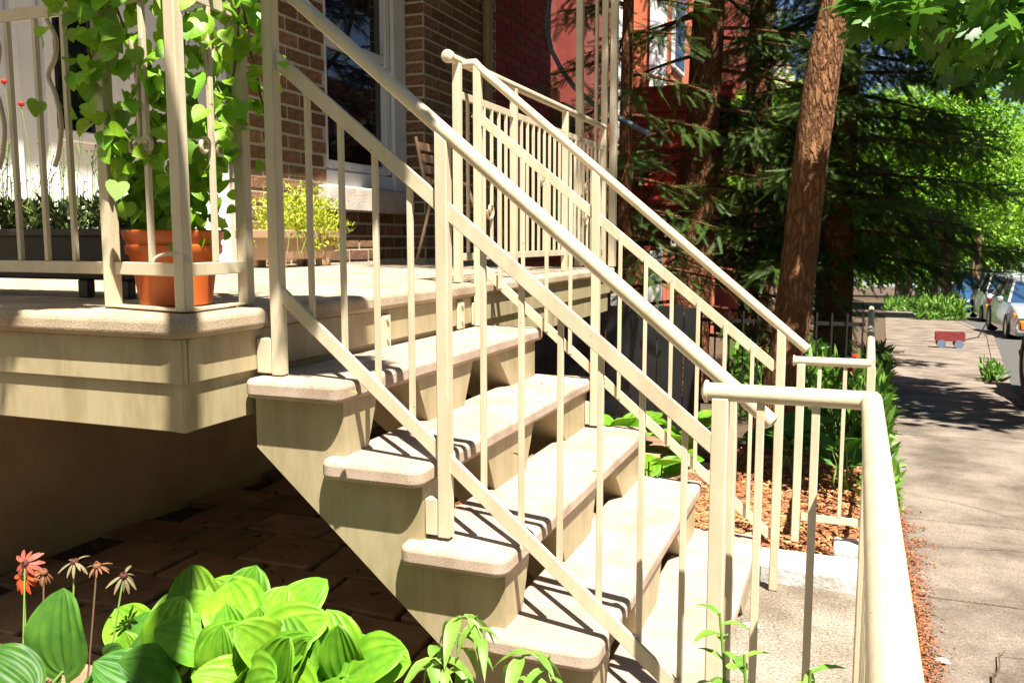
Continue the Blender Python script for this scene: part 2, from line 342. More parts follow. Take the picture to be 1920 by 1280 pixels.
n = 9000; cx_ = rng.uniform(-1.75, .2, n); cy_ = 3.66 + 2.5 * rng.random(n) ** 1.3
L = np.stack([cx_, cy_, -SL * np.maximum(0, cy_ - 3) + .045 + .03 * np.sin(cx_ * 5 + 1) * np.cos(cy_ * 4) + rng.uniform(0, .022, n)], 1)
D = np.stack([rng.normal(size=n), rng.normal(size=n), rng.normal(size=n) * .25], 1); U = np.stack([rng.normal(size=n) * .4, rng.normal(size=n) * .4, np.ones(n)], 1)
tv = [(-.5, -1.6, 0), (.5, -1.5, .1), (.35, 1.7, 0), (-.4, 1.4, .15), (0, 0, .5)]; tf = [(0, 1, 4), (1, 2, 4), (2, 3, 4), (3, 0, 4)]
stuff(np_mesh('wood_chip_mulch', *scatter(tv, tf, L, frames(D, U), rng.uniform(.006, .014, n)), CHIP), 'orange brown wood chip mulch covering the bed behind the stairs', 'mulch')
# dry litter gathered along the pavement edge
n = 6000; t = rng.random(n); cy_ = 1.8 + 3.6 * t; spread = np.abs(rng.normal(size=n)) * .022 * (1 + 2.6 * np.exp(-((cy_ - 4.35) / .55) ** 2) * (.5 + .5 * np.sin(cy_ * 21)) + .8 * np.exp(-((cy_ - 3.3) / .7) ** 2))
cx_ = .262 + spread - .015; L = np.stack([cx_, cy_, -SL * np.maximum(0, cy_ - 3) + .018 + rng.uniform(0, .008, n)], 1)
D = np.stack([rng.normal(size=n), rng.normal(size=n), rng.normal(size=n) * .2], 1); U = np.stack([rng.normal(size=n) * .4, rng.normal(size=n) * .4, np.ones(n)], 1)
stuff(np_mesh('dry_litter', *scatter([(-.6, -1, 0), (.6, -1, .1), (.5, 1.2, .3), (-.5, 1, 0)], [(0, 1, 2, 3)], L, frames(D, U), rng.uniform(.002, .0065, n)), LITTER), 'rusty dry leaf litter drifted along the pavement edge', 'leaf litter')
# stone paving under and before the porch
pv = bpy.data.objects.new('patio_paving', None); COL.objects.link(pv); struct(pv)
def jit(i, j): 
    r = random.Random(i * 131 + j * 17); return r.uniform(-.035, .035), r.uniform(-.03, .03)
for j in range(16):
    y0 = 1.18 + j * .29
    for i in range(9):
        x0 = -3.1 + i * .37 + (j % 2) * .18
        def cn(a, b):
            dx, dy = jit(a, b); return (-3.1 + a * .37 + (j % 2) * .18 + dx * .6, 1.18 + b * .29 + dy)
        p = [cn(i, j), cn(i + 1, j), cn(i + 1, j + 1), cn(i, j + 1)]
        c = (sum(a for a, b in p) / 4, sum(b for a, b in p) / 4)
        if c[0] > -.72 or c[0] < -3.05: continue
        if p[1][0] > -.63: p = [(min(a, -.63), b) for a, b in p]
        q = []
        for k in range(4):
            a, b = Vector(p[k]), Vector(p[(k + 1) % 4]); cc = Vector(c)
            a = a + (cc - a) * .06; b = b + (cc - b) * .06
            for t in (0, .33, .66): v = a.lerp(b, t); q.append((v.x + random.uniform(-.007, .007), v.y + random.uniform(-.007, .007)))
        MB().prism(q, -.06, .008 + random.uniform(-.004, .006)).build('paving_stone', PAVER, pv, bev=.008, smooth=0)

n = 260; cx_ = rng.uniform(-3.0, -.7, n); cy_ = rng.uniform(1.5, 4.6, n); D = np.stack([rng.normal(size=n), rng.normal(size=n), rng.normal(size=n) * .2], 1); U = np.stack([rng.normal(size=n) * .5, rng.normal(size=n) * .5, np.ones(n)], 1)
stuff(np_mesh('dead_leaves', *scatter([(-.5, -1, .1), (.5, -.9, 0), (.45, .9, .3), (-.4, 1, 0)], [(0, 1, 2, 3)], np.stack([cx_, cy_, np.full(n, .02) + rng.uniform(0, .008, n)], 1), frames(D, U), rng.uniform(.007, .022, n)), LITTER), 'dead leaves scattered on the paving under the porch and stairs', 'dead leaves')
# ================================================================== HOUSE
XW = -3.9
house = thing('brick_house', (XW, 5, 0), 'brown brick house with white framed window and door behind the porch', 'house')
PT = 1.145                                   # porch floor
m = MB().box(-6, XW, -14, 2.2, -.2, 7).box(-6, XW, 4.97, 6.1, -.2, 7).box(-6, XW, 6.1, 7.43, -.2, 1.74).box(-6, XW, 6.1, 7.43, 3.9, 7).box(-6, XW, 2.2, 4.97, 4.0, 7).box(-6, XW, 2.2, 4.97, -.2, PT - .05)
m.build('wall', MORTAR, house, smooth=0)
MB().box(-6, XW + .2, 7.43, 9.19, -.2, 7).build('projecting_pier', MORTAR, house, smooth=0)
MB().box(-4, -3.12, 1.9, 5.7, -.1, .86).build('foundation', FOUND, house, smooth=0)
BM = MB().box(-.142, .142, -.007, .04, -.042, .042).mesh('brick'); BM.materials.append(BRICK)
BMH = MB().box(-.070, .070, -.007, .04, -.042, .042).mesh('brick'); BMH.materials.append(BRICK)
for me in (BM, BMH):
    bm = bmesh.new(); bm.from_mesh(me); bmesh.ops.bevel(bm, geom=[e for e in bm.edges], offset=.004, segments=1, affect='EDGES'); bm.to_mesh(me); bm.free()
def lay(parent, x, y0, y1, z0, z1, half, full, rot=R(90)):
    k = 0; z = z0 + .05
    while z < z1 - .03:
        y = y0 - (.15 if k % 2 else 0)
        while y < y1 - .02:
            a, b = max(y, y0), min(y + .31, y1); ln = b - a
            if ln > .06:
                o = piece('brick', full, parent, (x, (a + b) / 2, z), (0, random.uniform(-.008, .008), rot), ((ln - .018) / .284, 1 + random.uniform(-.15, .15), 1))
            y += .31
        z += .105; k += 1
lay(house, XW, 4.97, 6.1, PT, 3.6, BMH, BM); lay(house, XW, 6.1, 7.43, PT, 1.72, BMH, BM); lay(house, XW + .2, 7.44, 9.19, PT, 4.1, BMH, BM)
k = 0; z = PT + .05
while z < 3.8:                                # return of the pier
    ln = .19 if k % 2 else .17
    piece('brick', BMH, house, (XW + .1 + .005, 7.43, z), (0, 0, R(0)), (ln / .14, 1, 1)); z += .105; k += 1
# window
win = MB().box(XW - .09, XW - .02, 6.10, 6.17, 1.90, 3.9).box(XW - .09, XW - .02, 7.12, 7.20, 1.90, 3.9).box(XW - .09, XW - .02, 6.17, 7.12, 1.885, 1.96).build('window', WHITE, house, bev=.006)
MB().box(XW - .02, XW + .02, 7.20, 7.425, 1.755, 3.9).build('frame', WHITE, win, bev=.006)
MB().box(XW - .07, XW - .01, 6.11, 7.20, 1.755, 1.884).build('bottom_rail', WHITE, win, bev=.012)
MB().box(XW - .085, XW - .03, 6.171, 7.119, 2.85, 2.93).build('meeting_rail', WHITE, win, bev=.006)
MB().box(XW - .10, XW - .075, 6.171, 7.119, 1.961, 3.9).build('pane', GLASS, win, smooth=0)
MB().box(XW - .1, XW + .10, 5.97, 7.425, 1.55, 1.75).build('sill', SILL, house, bev=.015)
# white door surround and dark glazed door
door = MB().box(XW - .12, XW - .03, 3.92, 4.97, PT, 4).box(XW - .12, XW - .03, 2.2, 3.55, PT, 4).box(XW - .12, XW - .03, 3.55, 3.92, PT, 1.90).build('door_surround', WHITE, house, bev=.01)
MB().box(XW - .16, XW - .07, 3.551, 3.919, 1.91, 4).build('pane', GLASS, door, smooth=0)
for a, b in ((3.49, 3.55), (3.92, 3.98), (3.30, 3.34), (4.5, 4.56), (4.85, 4.91), (2.9, 2.95)): MB().box(XW - .028, XW + .01, a, b, PT, 4).build('moulding', WHITE, door, bev=.008)
MB().box(XW - .028, XW + .014, 3.551, 3.919, 1.84, 1.90).build('moulding', WHITE, door, bev=.008)
MB().tube([(XW + .26, 8.8, PT), (XW + .26, 8.8, 6)], .055, 14).build('downpipe', PIPET, house)
MB().box(XW + .01, -2.78, 1.0, 7.3, 4.74, 4.92).build('balcony_slab', SLABM, house, smooth=0)
# red brick neighbour
nb = thing('neighbour_house', (XW, 9.5, 0), 'dark red brick house next door beyond the downpipe', 'house')
MB().box(-6, XW + .19, 9.2, 11.1, -.6, 7).box(-6, XW + .19, 12.2, 14, -.6, 7).box(-6, XW - .1, 11.1, 12.2, -.6, 7).build('wall', RMORT, nb, smooth=0)
RB = BM.copy(); RB.materials.clear(); RB.materials.append(RBRICK)
lay(nb, XW + .19, 9.2, 11.1, 1.5, 4.2, RB, RB)
dr = MB().box(XW - .1, XW + .0, 11.2, 12.1, .3, 3.4).build('door', GLASS, nb, bev=.01)
MB().box(XW - .02, XW + .14, 11.11, 11.2, .3, 3.5).build('door_frame', PIPEB, dr, bev=.008)
MB().box(XW - .02, XW + .34, 11.2, 11.7, 2.8, 3.1).build('door_lamp_shelf', WOODP, dr, bev=.01)
# upper balcony on square posts
ub = thing('upper_balcony', (-1.5, 5.5, PT), 'cream upstairs balcony carried on slim square posts at the porch end', 'balcony')
MB().box(XW + .33, -1.30, 5.60, 11.5, 4.55, 4.75).build('deck', SLABM, ub, smooth=0)
def post_at(u, Y, wd, z0, z1=4.55):
    a = onY(u, 200, Y); MB().box(a.x - wd / 2, a.x + wd / 2, Y - wd / 2, Y + wd / 2, z0, z1).build('post', PAINT, ub, bev=.004); return a.x
xa = post_at(1087, 5.68, .045, PT); xb = post_at(1118, 5.70, .022, PT); xc = post_at(1134, 5.66, .04, PT); xd = post_at(1151, 5.66, .045, PT)
for z in (1.75, 2.1, 2.75, 3.4): MB().box(xc + .021, xd - .023, 5.65, 5.67, z, z + .03).build('cross_bar', PAINT, ub, bev=.002)
# red outside staircase of the neighbour
ns = thing('red_staircase', (-2.2, 8.6, zg(8.6)), 'red painted outside staircase rising behind the porch posts', 'staircase')
for i in range(19):
    y = 8.0 + i * .2; z = zg(8) + .17 * (i + 1) + .3; a = .02 * max(0, i - 6) + .20 * max(0, 9 - i)
    x0, x1 = -2.55 - a, -1.35 - a * (.4 if i > 9 else 1)
    MB().box(x0, x1, y, y + .24, z - .05, z).build('tread', REDP, ns, bev=.008)
    MB().box(x0 + .03, x1 - .03, y + .03, y + .05, z - .17, z - .051).build('riser', REDP, ns, smooth=0)
pth = [onY(u, v, Y) for u, v, Y in ((1040, -40, 8.6), (1030, 5, 8.5), (1025, 50, 8.4), (1034, 95, 8.2), (1052, 130, 8.0), (1078, 165, 7.8), (1112, 195, 7.6), (1160, 222, 7.4), (1215, 250, 7.2))]
MB().tube(pth, .022, 10).build('handrail', PIPEB, ns)
# sunlit orange house further down
oh = thing('orange_brick_house', (-3, 15, zg(15)), 'orange brick house with white corner boards seen between the tree trunks', 'house')
MB().box(-9, -2.95, 14.5, 21, -1, 9).build('wall', OBRICK, oh, smooth=0)
MB().box(-3.16, -2.93, 14.44, 14.7, -1, 9).build('corner_board', WHITE, oh, bev=.01)
MB().box(-3.75, -3.45, 14.42, 14.52, .2, 9).build('corner_board', WHITE, oh, bev=.01)
for z in (1.2, 4.2): 
    wv = MB().box(-2.96, -2.90, 15.2, 16.2, z, z + 1.7).build('window', WHITE, oh, bev=.01); MB().box(-2.91, -2.89, 15.28, 16.12, z + .08, z + 1.62).build('pane', GLASS, wv, smooth=0)
MB().box(-9.2, -2.7, 14.3, 21.2, 9, 9.3).build('cornice', WHITE, oh, bev=.02)
for q, (ya, yb, xx, mm, lb) in enumerate(((22, 30, -2.6, RMORT, 'dark red row house far down the street behind the spruces'), (30.5, 42, -2.3, SILL, 'pale stone row house far down the street behind the spruces'))):
    h2 = thing('row_house', (xx, (ya + yb) / 2, zg(ya)), lb, 'house')
    MB().box(-10, xx, ya, yb, -2.5, 7.5).build('wall', mm, h2, smooth=0)
    for k in range(4):
        for z in (-.2, 3):
            y = ya + .9 + k * (yb - ya - 1.5) / 4
            wv = MB().box(xx - .02, xx + .05, y, y + 1.0, z, z + 1.7).build('window', WHITE, h2, smooth=0); MB().box(xx + .04, xx + .06, y + .1, y + .9, z + .1, z + 1.6).build('pane', GLASS, wv, smooth=0)

# ================================================================== PORCH
porch = thing('porch_landing', (-2.4, 3.5, 0), 'precast concrete porch landing with cream sheet metal fascia', 'porch')
MB().prism(rrect(XW + .02, -1.422, 1.612, 1.93, .07, 6, (0, 1, 0, 0)), 1.090, PT).build('corner_slab', SLABM, porch, bev=.018, seg=4)
MB().prism([(XW + .02, 1.937), (-1.432, 1.937), (-1.432, 3.60), (XW + .02, 3.60)], 1.090, PT - .001).build('floor_slab', SLABM, porch, bev=.016, seg=4)
MB().prism([(XW + .02, 3.606), (-1.432, 3.606), (-1.432, 5.63), (XW + .02, 5.63)], 1.090, PT - .002).build('floor_slab', SLABM, porch, bev=.016, seg=4)
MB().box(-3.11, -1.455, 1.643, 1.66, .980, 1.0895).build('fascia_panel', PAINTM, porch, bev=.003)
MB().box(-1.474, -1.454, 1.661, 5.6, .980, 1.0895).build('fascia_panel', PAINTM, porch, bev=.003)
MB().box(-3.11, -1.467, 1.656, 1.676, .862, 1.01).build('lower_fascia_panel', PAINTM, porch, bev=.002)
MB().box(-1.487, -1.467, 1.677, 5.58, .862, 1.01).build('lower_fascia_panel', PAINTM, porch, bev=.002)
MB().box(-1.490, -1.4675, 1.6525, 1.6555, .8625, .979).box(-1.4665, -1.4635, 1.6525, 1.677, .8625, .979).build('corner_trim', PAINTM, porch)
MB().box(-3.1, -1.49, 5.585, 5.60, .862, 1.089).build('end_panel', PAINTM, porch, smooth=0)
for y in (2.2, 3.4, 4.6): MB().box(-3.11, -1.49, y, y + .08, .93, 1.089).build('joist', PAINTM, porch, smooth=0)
for u, v in ((722, 618), (863, 588)):
    a = onX(u, v, -1.45); b_ = MB().box(-1.4535, -1.444, a.y - .03, a.y + .03, a.z - .06, a.z + .05).build('bracket_plate', PAINT, porch, bev=.002)
    for dz in (-.03, .035): MB().tube([(-1.4445, a.y + .005, a.z + dz), (-1.437, a.y + .005, a.z + dz)], .009, 8).build('bolt', PAINT, b_)

# ================================================================== STAIRS
RISE, RUN = .193, .22
stair = thing('porch_stairs', (-.85, 2.63, 0), 'five step stair of pale precast treads on cream metal stringers', 'staircase')
for i in range(5):
    xr = -1.165 + RUN * i; zt = .965 - RISE * i; xl = max(xr - .285, -1.452)
    if i == 0: pts = rrect(-1.452, xr, 1.85, 3.42, .03, 5)
    else: pts = rrect(xl, xr, 1.85, 3.42, .035, 5)
    MB().prism(pts, zt - .05, zt).build('tread', TREAD, stair, bev=.013, seg=3)
def zdiag(x): return .763 - .868 * (x + 1.438)
for (ya, yb, sa, sb) in ((1.905, 2.08, 0, 1), (2.31, 2.73, 1, 1), (2.94, 3.36, 1, 0)):
    m = MB()
    for i in range(5):
        xf = -1.185 + RUN * i; xb_ = xf - RUN if i else -1.452; zt = .965 - RISE * i - .0505
        poly = [(xf, zt), (xf, max(.003, zdiag(xf)))]
        if zdiag(xb_) > .003 > zdiag(xf): poly.append((-.563, .003))
        poly += [(xb_, max(.003, zdiag(xb_))), (xb_, zt)]
        if i: xb_ += .001
        n = len(poly); k = len(m.v); wt = yb - ya
        for side in (0, 1):
            for x, z in poly:
                d = min((zt - z) * 1.02, (wt - .03) / (sa + sb))
                m.v.append((x - (0 if i == 0 or x == xf else -.0005), ya + d * sa if side == 0 else yb - d * sb, z))
        m.f.append(tuple(k + q for q in range(n))); m.f.append(tuple(k + n + n - 1 - q for q in range(n)))
        for q in range(n): r_ = (q + 1) % n; m.f.append((k + q, k + n + q, k + n + r_, k + r_))
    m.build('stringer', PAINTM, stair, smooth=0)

def lineH(x): return 1.573 - .837 * (x + .907)
def lineM(x): return 1.3955 - .81 * (x + .91)
def lineB(x): return .785 - .845 * (x + .91)
def stair_rail(Y, xp, label, near):
    t = thing('stair_railing', (xp[1], Y, .6), label, 'railing')
    bots = (.968, .588, .012); tops = (lineH(xp[0]) - .034, lineH(xp[1]) - .034, lineH(xp[2]) - .034)
    if not near: tops = (1.32 + .69, tops[1], tops[2])
    for x, z0, z1 in zip(xp, bots, tops):
        pb = MB().box(x - .016, x + .016, Y - .016, Y + .016, z0, z1)
        if near or x != xp[0]: pb.v = [(a, b, c if c == z0 else lineH(a) - .016) for a, b, c in pb.v]
        pb.build('post', PAINT, t, bev=.003)
    for x, xs, zb in ((xp[0], -1.453, bots[0] + .004), (xp[1], -.964, bots[1] + .004)):
        MB().box(xs, x - .0165, Y - .0145, Y + .0145, zb, zb + .092).build('mounting_bracket', PAINT, t, bev=.003)
    def run(f, a, b, wd, hh, nm, bev):
        MB().bar((a, Y, f(a)), (b, Y, f(b)), wd, hh).build(nm, PAINT, t, bev=bev)
    run(lineM, xp[0] - .018, xp[2] - .017, .012, .036, 'guard_rail', .002)
    run(lineB, xp[0] + .017 if not near else xp[0] - .01, xp[2] - .017, .012, .036, 'bottom_rail', .002)
    xe = xp[2] + .085
    x0 = xp[0] - .30 if near else xp[0]
    path = [(x0, Y, lineH(x0)), (xe, Y, lineH(xe))]
    if not near: path = [(xp[0] - .09, Y, 2.022)] + [(xp[0] - .01, Y, 2.022), (xp[0] + .015, Y, lineH(xp[0] + .015)), (xe, Y, lineH(xe))]
    h = MB().tube(path, .0175, 16).build('handrail', PAINT, t)
    d = Vector((1, 0, -.837)).normalized(); e = Vector((xe, Y, lineH(xe)))
    MB().tube([e + d * .0005, e + d * .004, e + d * .010], [.0195, .0195, .008], 16).build('end_cap', PAINT, h)
    n1, n2 = 4, 6
    for (a, b, n_) in ((xp[0], xp[1], n1), (xp[1], xp[2], n2)):
        for k in range(n_):
            x = a + (b - a) * (k + 1) / (n_ + 1)
            MB().box(x - .0068, x + .0068, *((Y + .0062, Y + .0192) if near else (Y - .0192, Y - .0062)), lineB(x) - (.004 if near else .012), lineM(x) + (.004 if near else .010)).build('baluster', PAINT, t, bev=.0015)
    return t
stair_rail(1.93, (-1.39, -.913, -.232), 'cream metal stair railing on the porch corner side of the steps', True)
stair_rail(3.345, (-1.425, -.928, -.224), 'cream metal stair railing on the mulch bed side of the steps', False)

def scroll_path(c, r0, turns, plane, sgn=1, n=26, a0=0):
    out = []
    for k in range(n + 1):
        t = k / n; a = a0 + sgn * turns * 2 * math.pi * t; r = r0 * (1 - .8 * t)
        dx, dz = r * math.cos(a), r * math.sin(a)
        out.append((c[0] + dx * plane[0], c[1] + dx * plane[1], c[2] + dz))
    return out
def flat_rail(t, a, b, zs, wd=.012, hh=.032):
    for nm, z in zs: MB().bar((a[0], a[1], z), (b[0], b[1], z), wd, hh).build(nm, PAINT, t, bev=.002)
# porch corner railing
A, B_, C_ = (-1.773, 1.76), (-1.486, 1.693), (-1.512, 1.96)
cr = thing('porch_corner_railing', (A[0], A[1], PT), 'cream porch railing with scrolls turning the near corner round the terracotta pot', 'railing')
for p in (A, B_, C_, (-2.83, 1.79)): MB().box(p[0] - .016, p[0] + .016, p[1] - .016, p[1] + .016, PT + .004, 2.32).build('post', PAINT, cr, bev=.003)
L0 = (-2.83, 1.79)
for p, q in ((L0, A), (A, B_), (B_, C_)):
    d = (Vector((*q, 0)) - Vector((*p, 0))).normalized() * .0165
    flat_rail(cr, (p[0] + d.x, p[1] + d.y), (q[0] - d.x, q[1] - d.y), (('bottom_rail', 1.249), ('guard_rail', 1.902)))
MB().tube([(L0[0], L0[1], 2.335), (A[0], A[1], 2.335), (B_[0], B_[1], 2.335), (C_[0], C_[1], 2.335)], .0175, 14).build('handrail', PAINT, cr)
def bal(x, y): MB().box(x - .0065, x + .0065, y - .0065, y + .0065, 1.266, 1.886).build('baluster', PAINT, cr, bev=.0015)
for k in range(9): bal(-1.897 - .0999 * k, 1.7635 + .0028 * k)
bal((A[0] + B_[0]) / 2 + .02, (A[1] + B_[1]) / 2); bal((B_[0] + C_[0]) / 2, (B_[1] + C_[1]) / 2)
for p, q in ((A, B_), (B_, C_)):
    MB().bar((p[0], p[1], PT + .008), (q[0], q[1], PT + .008), .03, .006).build('base_strip', PAINT, cr, bev=.001)
for (p, q) in ((A, B_), (B_, C_)):
    mid = ((p[0] + q[0]) / 2, (p[1] + q[1]) / 2); d = Vector((q[0] - p[0], q[1] - p[1], 0)).normalized()
    for s_ in (-1, 1):
        c = (mid[0] + d.x * .028 * s_, mid[1] + d.y * .028 * s_, 1.547)
        pth = scroll_path(c, .026, 1.1, (d.x * s_, d.y * s_), -1, 22, math.pi)[::-1]
        st = pth[-1]; pth += [(st[0] - d.x * .004 * s_, st[1] - d.y * .004 * s_, 1.60), (st[0] - d.x * .0 * s_, st[1], 1.70), (st[0] + d.x * .02 * s_, st[1] + d.y * .02 * s_, 1.80)]
        MB().tube(pth, .0055, 8).build('scroll', SCROLL, cr)
def smooth_path(P, K=6):
    P = [Vector(p) for p in P]; out = []
    for i in range(len(P) - 1):
        p0, p1, p2, p3 = P[max(i - 1, 0)], P[i], P[i + 1], P[min(i + 2, len(P) - 1)]
        for k in range(K): t = k / K; out.append(.5 * ((2 * p1) + (-p0 + p2) * t + (2 * p0 - 5 * p1 + 4 * p2 - p3) * t * t + (-p0 + 3 * p1 - 3 * p2 + p3) * t ** 3))
    return out + [P[-1]]
for xx in (-1.945, -2.145):
    pth = smooth_path([(xx + .0, 1.757, 1.88), (xx + .028, 1.757, 1.83), (xx + .02, 1.757, 1.78), (xx - .004, 1.757, 1.74), (xx + .016, 1.757, 1.69), (xx + .03, 1.757, 1.62), (xx + .018, 1.757, 1.55), (xx, 1.757, 1.51)])
    MB().tube(pth, .006, 8).build('scroll', SCROLL, cr)
pth = []
for k in range(13): a = math.pi * k / 12; pth.append((B_[0] - .017 - .055 * (1 - math.cos(a)) * .5 * 1.6 + .044, B_[1] - .018 + .012 * math.cos(a), 1.266 + .022 * math.sin(a)))
MB().tube(pth, .0045, 8).build('arched_strap', PAINT, cr)
# far porch railing along the floor edge
fr_ = thing('porch_edge_railing', (-1.5, 4.4, PT), 'cream porch railing with close balusters along the floor edge beyond the steps', 'railing')
XR = -1.5
for y in (3.31, 3.95, 4.75, 5.56): MB().box(XR - .016, XR + .016, y - .016, y + .016, PT + .003, 2.02).build('post', PAINT, fr_, bev=.003)
MB().tube([(XR, 3.235, 2.031), (XR, 5.58, 2.031)], .0185, 14).build('handrail', PAINT, fr_)
MB().tube([(XR, 3.235, 2.031), (XR, 3.215, 2.031), (XR, 3.206, 2.031)], [.025, .025, .012], 14).build('end_cap', PAINT, fr_)
for ya, yb in ((3.327, 3.933), (3.967, 4.733), (4.767, 5.543)):
    MB().bar((XR, ya, 1.90), (XR, yb, 1.90), .012, .03).build('guard_rail', PAINT, fr_, bev=.002)
    MB().bar((XR, ya, 1.25), (XR, yb, 1.25), .012, .03).build('bottom_rail', PAINT, fr_, bev=.002)
    n = 6 if yb - ya < .7 else 8
    for k in range(n): y = ya + (yb - ya) * (k + 1) / (n + 1); MB().box(XR - .0065, XR + .0065, y - .0065, y + .0065, 1.266, 1.886).build('baluster', PAINT, fr_, bev=.0015)
for y in (3.64, 4.35, 5.15):
    for zc, s_ in ((1.62, 1), (1.45, -1)):
        MB().tube(scroll_path((XR + .008, y, zc), .045, 1.2, (0, s_), s_, 22, 0), .006, 7).build('scroll', SCROLL, fr_)
# street-side railings: near one returns towards us, far one runs on down the street
def street_rail(name, corner, left, along, z, label, foot, nb_, cap_left):
    t = thing('street_railing', (corner[0], corner[1], foot), label, 'railing')
    c, l_, a_ = Vector((*corner, z)), Vector((*left, z)), Vector((*along, z))
    MB().tube([l_, c, ], .0178, 18).build('handrail', PAINT, t)
    MB().tube([c + (c - l_).normalized() * -.004 + Vector((0, 0, .001)), a_ + Vector((0, 0, .001))], .0184, 18).build('handrail', PAINT, t)
    d = (l_ - c).normalized()
    MB().tube([l_ + d * .0005, l_ + d * .006, l_ + d * .012], [.0225, .0225, .010], 16).build('end_cap', PAINT, t)
    pts = [(l_ - d * .025, .016), (c + Vector((0, .0, 0)), .016)]
    for p, h in pts: MB().box(p.x - h, p.x + h, p.y - h, p.y + h, foot, z - .01).build('post', PAINT, t, bev=.003)
    for k in range(nb_):
        p = l_.lerp(c, (k + 1) / (nb_ + 1)); MB().box(p.x - .0075, p.x + .0075, p.y - .0075, p.y + .0075, foot + .12, z - .012).build('baluster', PAINT, t, bev=.0015)
    MB().bar((l_.x - d.x * .045, l_.y - d.y * .045, foot + .105), (c.x + d.x * .017, c.y + d.y * .017, foot + .105), .012, .03).build('bottom_rail', PAINT, t, bev=.002)
    ln = (a_ - c).length; e = (a_ - c).normalized(); n = int(ln / .105)
    for k in range(1, n + 1):
        p = c + e * (k * .105)
        if k % 9 == 0 or k == n: MB().box(p.x - .016, p.x + .016, p.y - .016, p.y + .016, zg(p.y) + .003, z - .01).build('post', PAINT, t, bev=.003)
        else: MB().box(p.x - .0065, p.x + .0065, p.y - .0065, p.y + .0065, foot + zg(p.y) - zg(c.y) + .12, z - .012).build('baluster', PAINT, t, bev=.0015)
    q = c + e * .02; q.z = foot + .105; a2 = Vector((a_.x, a_.y, foot + .105 + zg(a_.y) - zg(c.y))); MB().bar(q, a2, .012, .03).build('bottom_rail', PAINT, t, bev=.002)
    return t
street_rail('n', (.0513, 1.75), (-.253, 1.75), (.0288, -.9), 1.023, 'cream street railing with end cap at the foot of the steps beside the pavement', .012, 2, True)
street_rail('f', (.093, 3.72), (-.195, 3.72), (.15, 6.75), .836, 'cream street railing beyond the mulch bed kerb with plants behind', .085, 2, True)

# ================================================================== POTS AND PORCH FURNITURE
def pot(name, c, rb, rt, h, m_, label):
    t = thing(name, c, label, 'flower pot')
    prof = [(rb * .9, .0), (rb, .004), (rb + (rt - rb) * .35, h * .42), (rb + (rt - rb) * .62, h * .66), (rt * .97, h * .70), (rt * .985, h * .80), (rt * .95, h * .81), (rt * .96, h * .86), (rt, h * .88), (rt * 1.03, h * .985), (rt * 1.0, h), (rt * .93, h * .99), (rt * .9, h * .86)]
    MB().lathe(prof, c, 40).build('body', m_, t, smooth=50)
    MB().lathe([(rt * .88, h * .84), (rt * .5, h * .9)], c, 24).build('soil', SOIL, t)
    return t
PC = (-1.70, 1.906, PT + .001)
pot('flower_pot', PC, .092, .126, .20, TERRA, 'terracotta pot with climbing vine inside the porch corner railing')
# heart-shaped vine leaves
def heart_leaf():
    o_ = [(0, .0), (.16, -.10), (.36, -.08), (.50, .12), (.50, .36), (.38, .62), (.20, .84), (0, 1.0)]
    V = [(0, y, 0) for y in (0, .25, .5, .75, 1.0)]; F = []
    def zf(x, y): return .22 * abs(x) - .22 * (y - .3) ** 2
    V = [(0, y, zf(0, y)) for y in (0, .33, .66, 1.0)]
    for s_ in (1, -1):
        k = len(V); V += [(x * s_, y, zf(x, y)) for x, y in o_[1:7]]
        idx = [k + i for i in range(6)]
        fs = [(0, idx[0], idx[1]), (0, idx[1], idx[2], 1), (1, idx[2], idx[3]), (1, idx[3], idx[4], 2), (2, idx[4], idx[5]), (2, idx[5], 3)]
        F += fs if s_ == 1 else [tuple(reversed(f)) for f in fs]
    return V, F
hv, hf = heart_leaf()
HM = []
for k in range(3):
    b = MB(); b.add([(x * (1 + .06 * k), y - .0, z * (1 + .5 * k)) for x, y, z in hv], hf); me = b.mesh('leaf'); me.materials.append(VINE); finish(me, 80); HM.append(me)
vine = thing('climbing_vine', (PC[0], PC[1], PT + .18), 'climbing vine with heart shaped green leaves on the corner railing', 'vine')
def orient(d, up):
    d = Vector(d).normalized(); u = Vector(up); x = d.cross(u)
    if x.length < 1e-4: x = d.orthogonal()
    x.normalize(); z = x.cross(d); return Matrix((x, d, z)).transposed().to_euler()
runs = [[(-1.56, 1.74, 1.34), (-1.62, 1.66, 1.5), (-1.65, 1.60, 1.75), (-1.63, 1.59, 2.05), (-1.60, 1.62, 2.25)],
        [(-1.55, 1.76, 1.34), (-1.50, 1.70, 1.5), (-1.44, 1.66, 1.7), (-1.41, 1.68, 1.95), (-1.42, 1.70, 2.2)],
        [(-1.57, 1.78, 1.34), (-1.47, 1.80, 1.55), (-1.40, 1.80, 1.72), (-1.37, 1.79, 1.9), (-1.38, 1.79, 2.15)],
        [(-1.53, 1.74, 1.34), (-1.52, 1.64, 1.6), (-1.56, 1.60, 1.85), (-1.52, 1.61, 2.0), (-1.5, 1.62, 2.2)],
        [(-1.40, 1.81, 1.95), (-1.37, 1.83, 1.75), (-1.345, 1.84, 1.60), (-1.35, 1.85, 1.47)]]
runs = [[(x * 1.08, y * 1.08, CZ + (z - CZ) * 1.08) for x, y, z in r_] for r_ in runs]
nleaf = 0
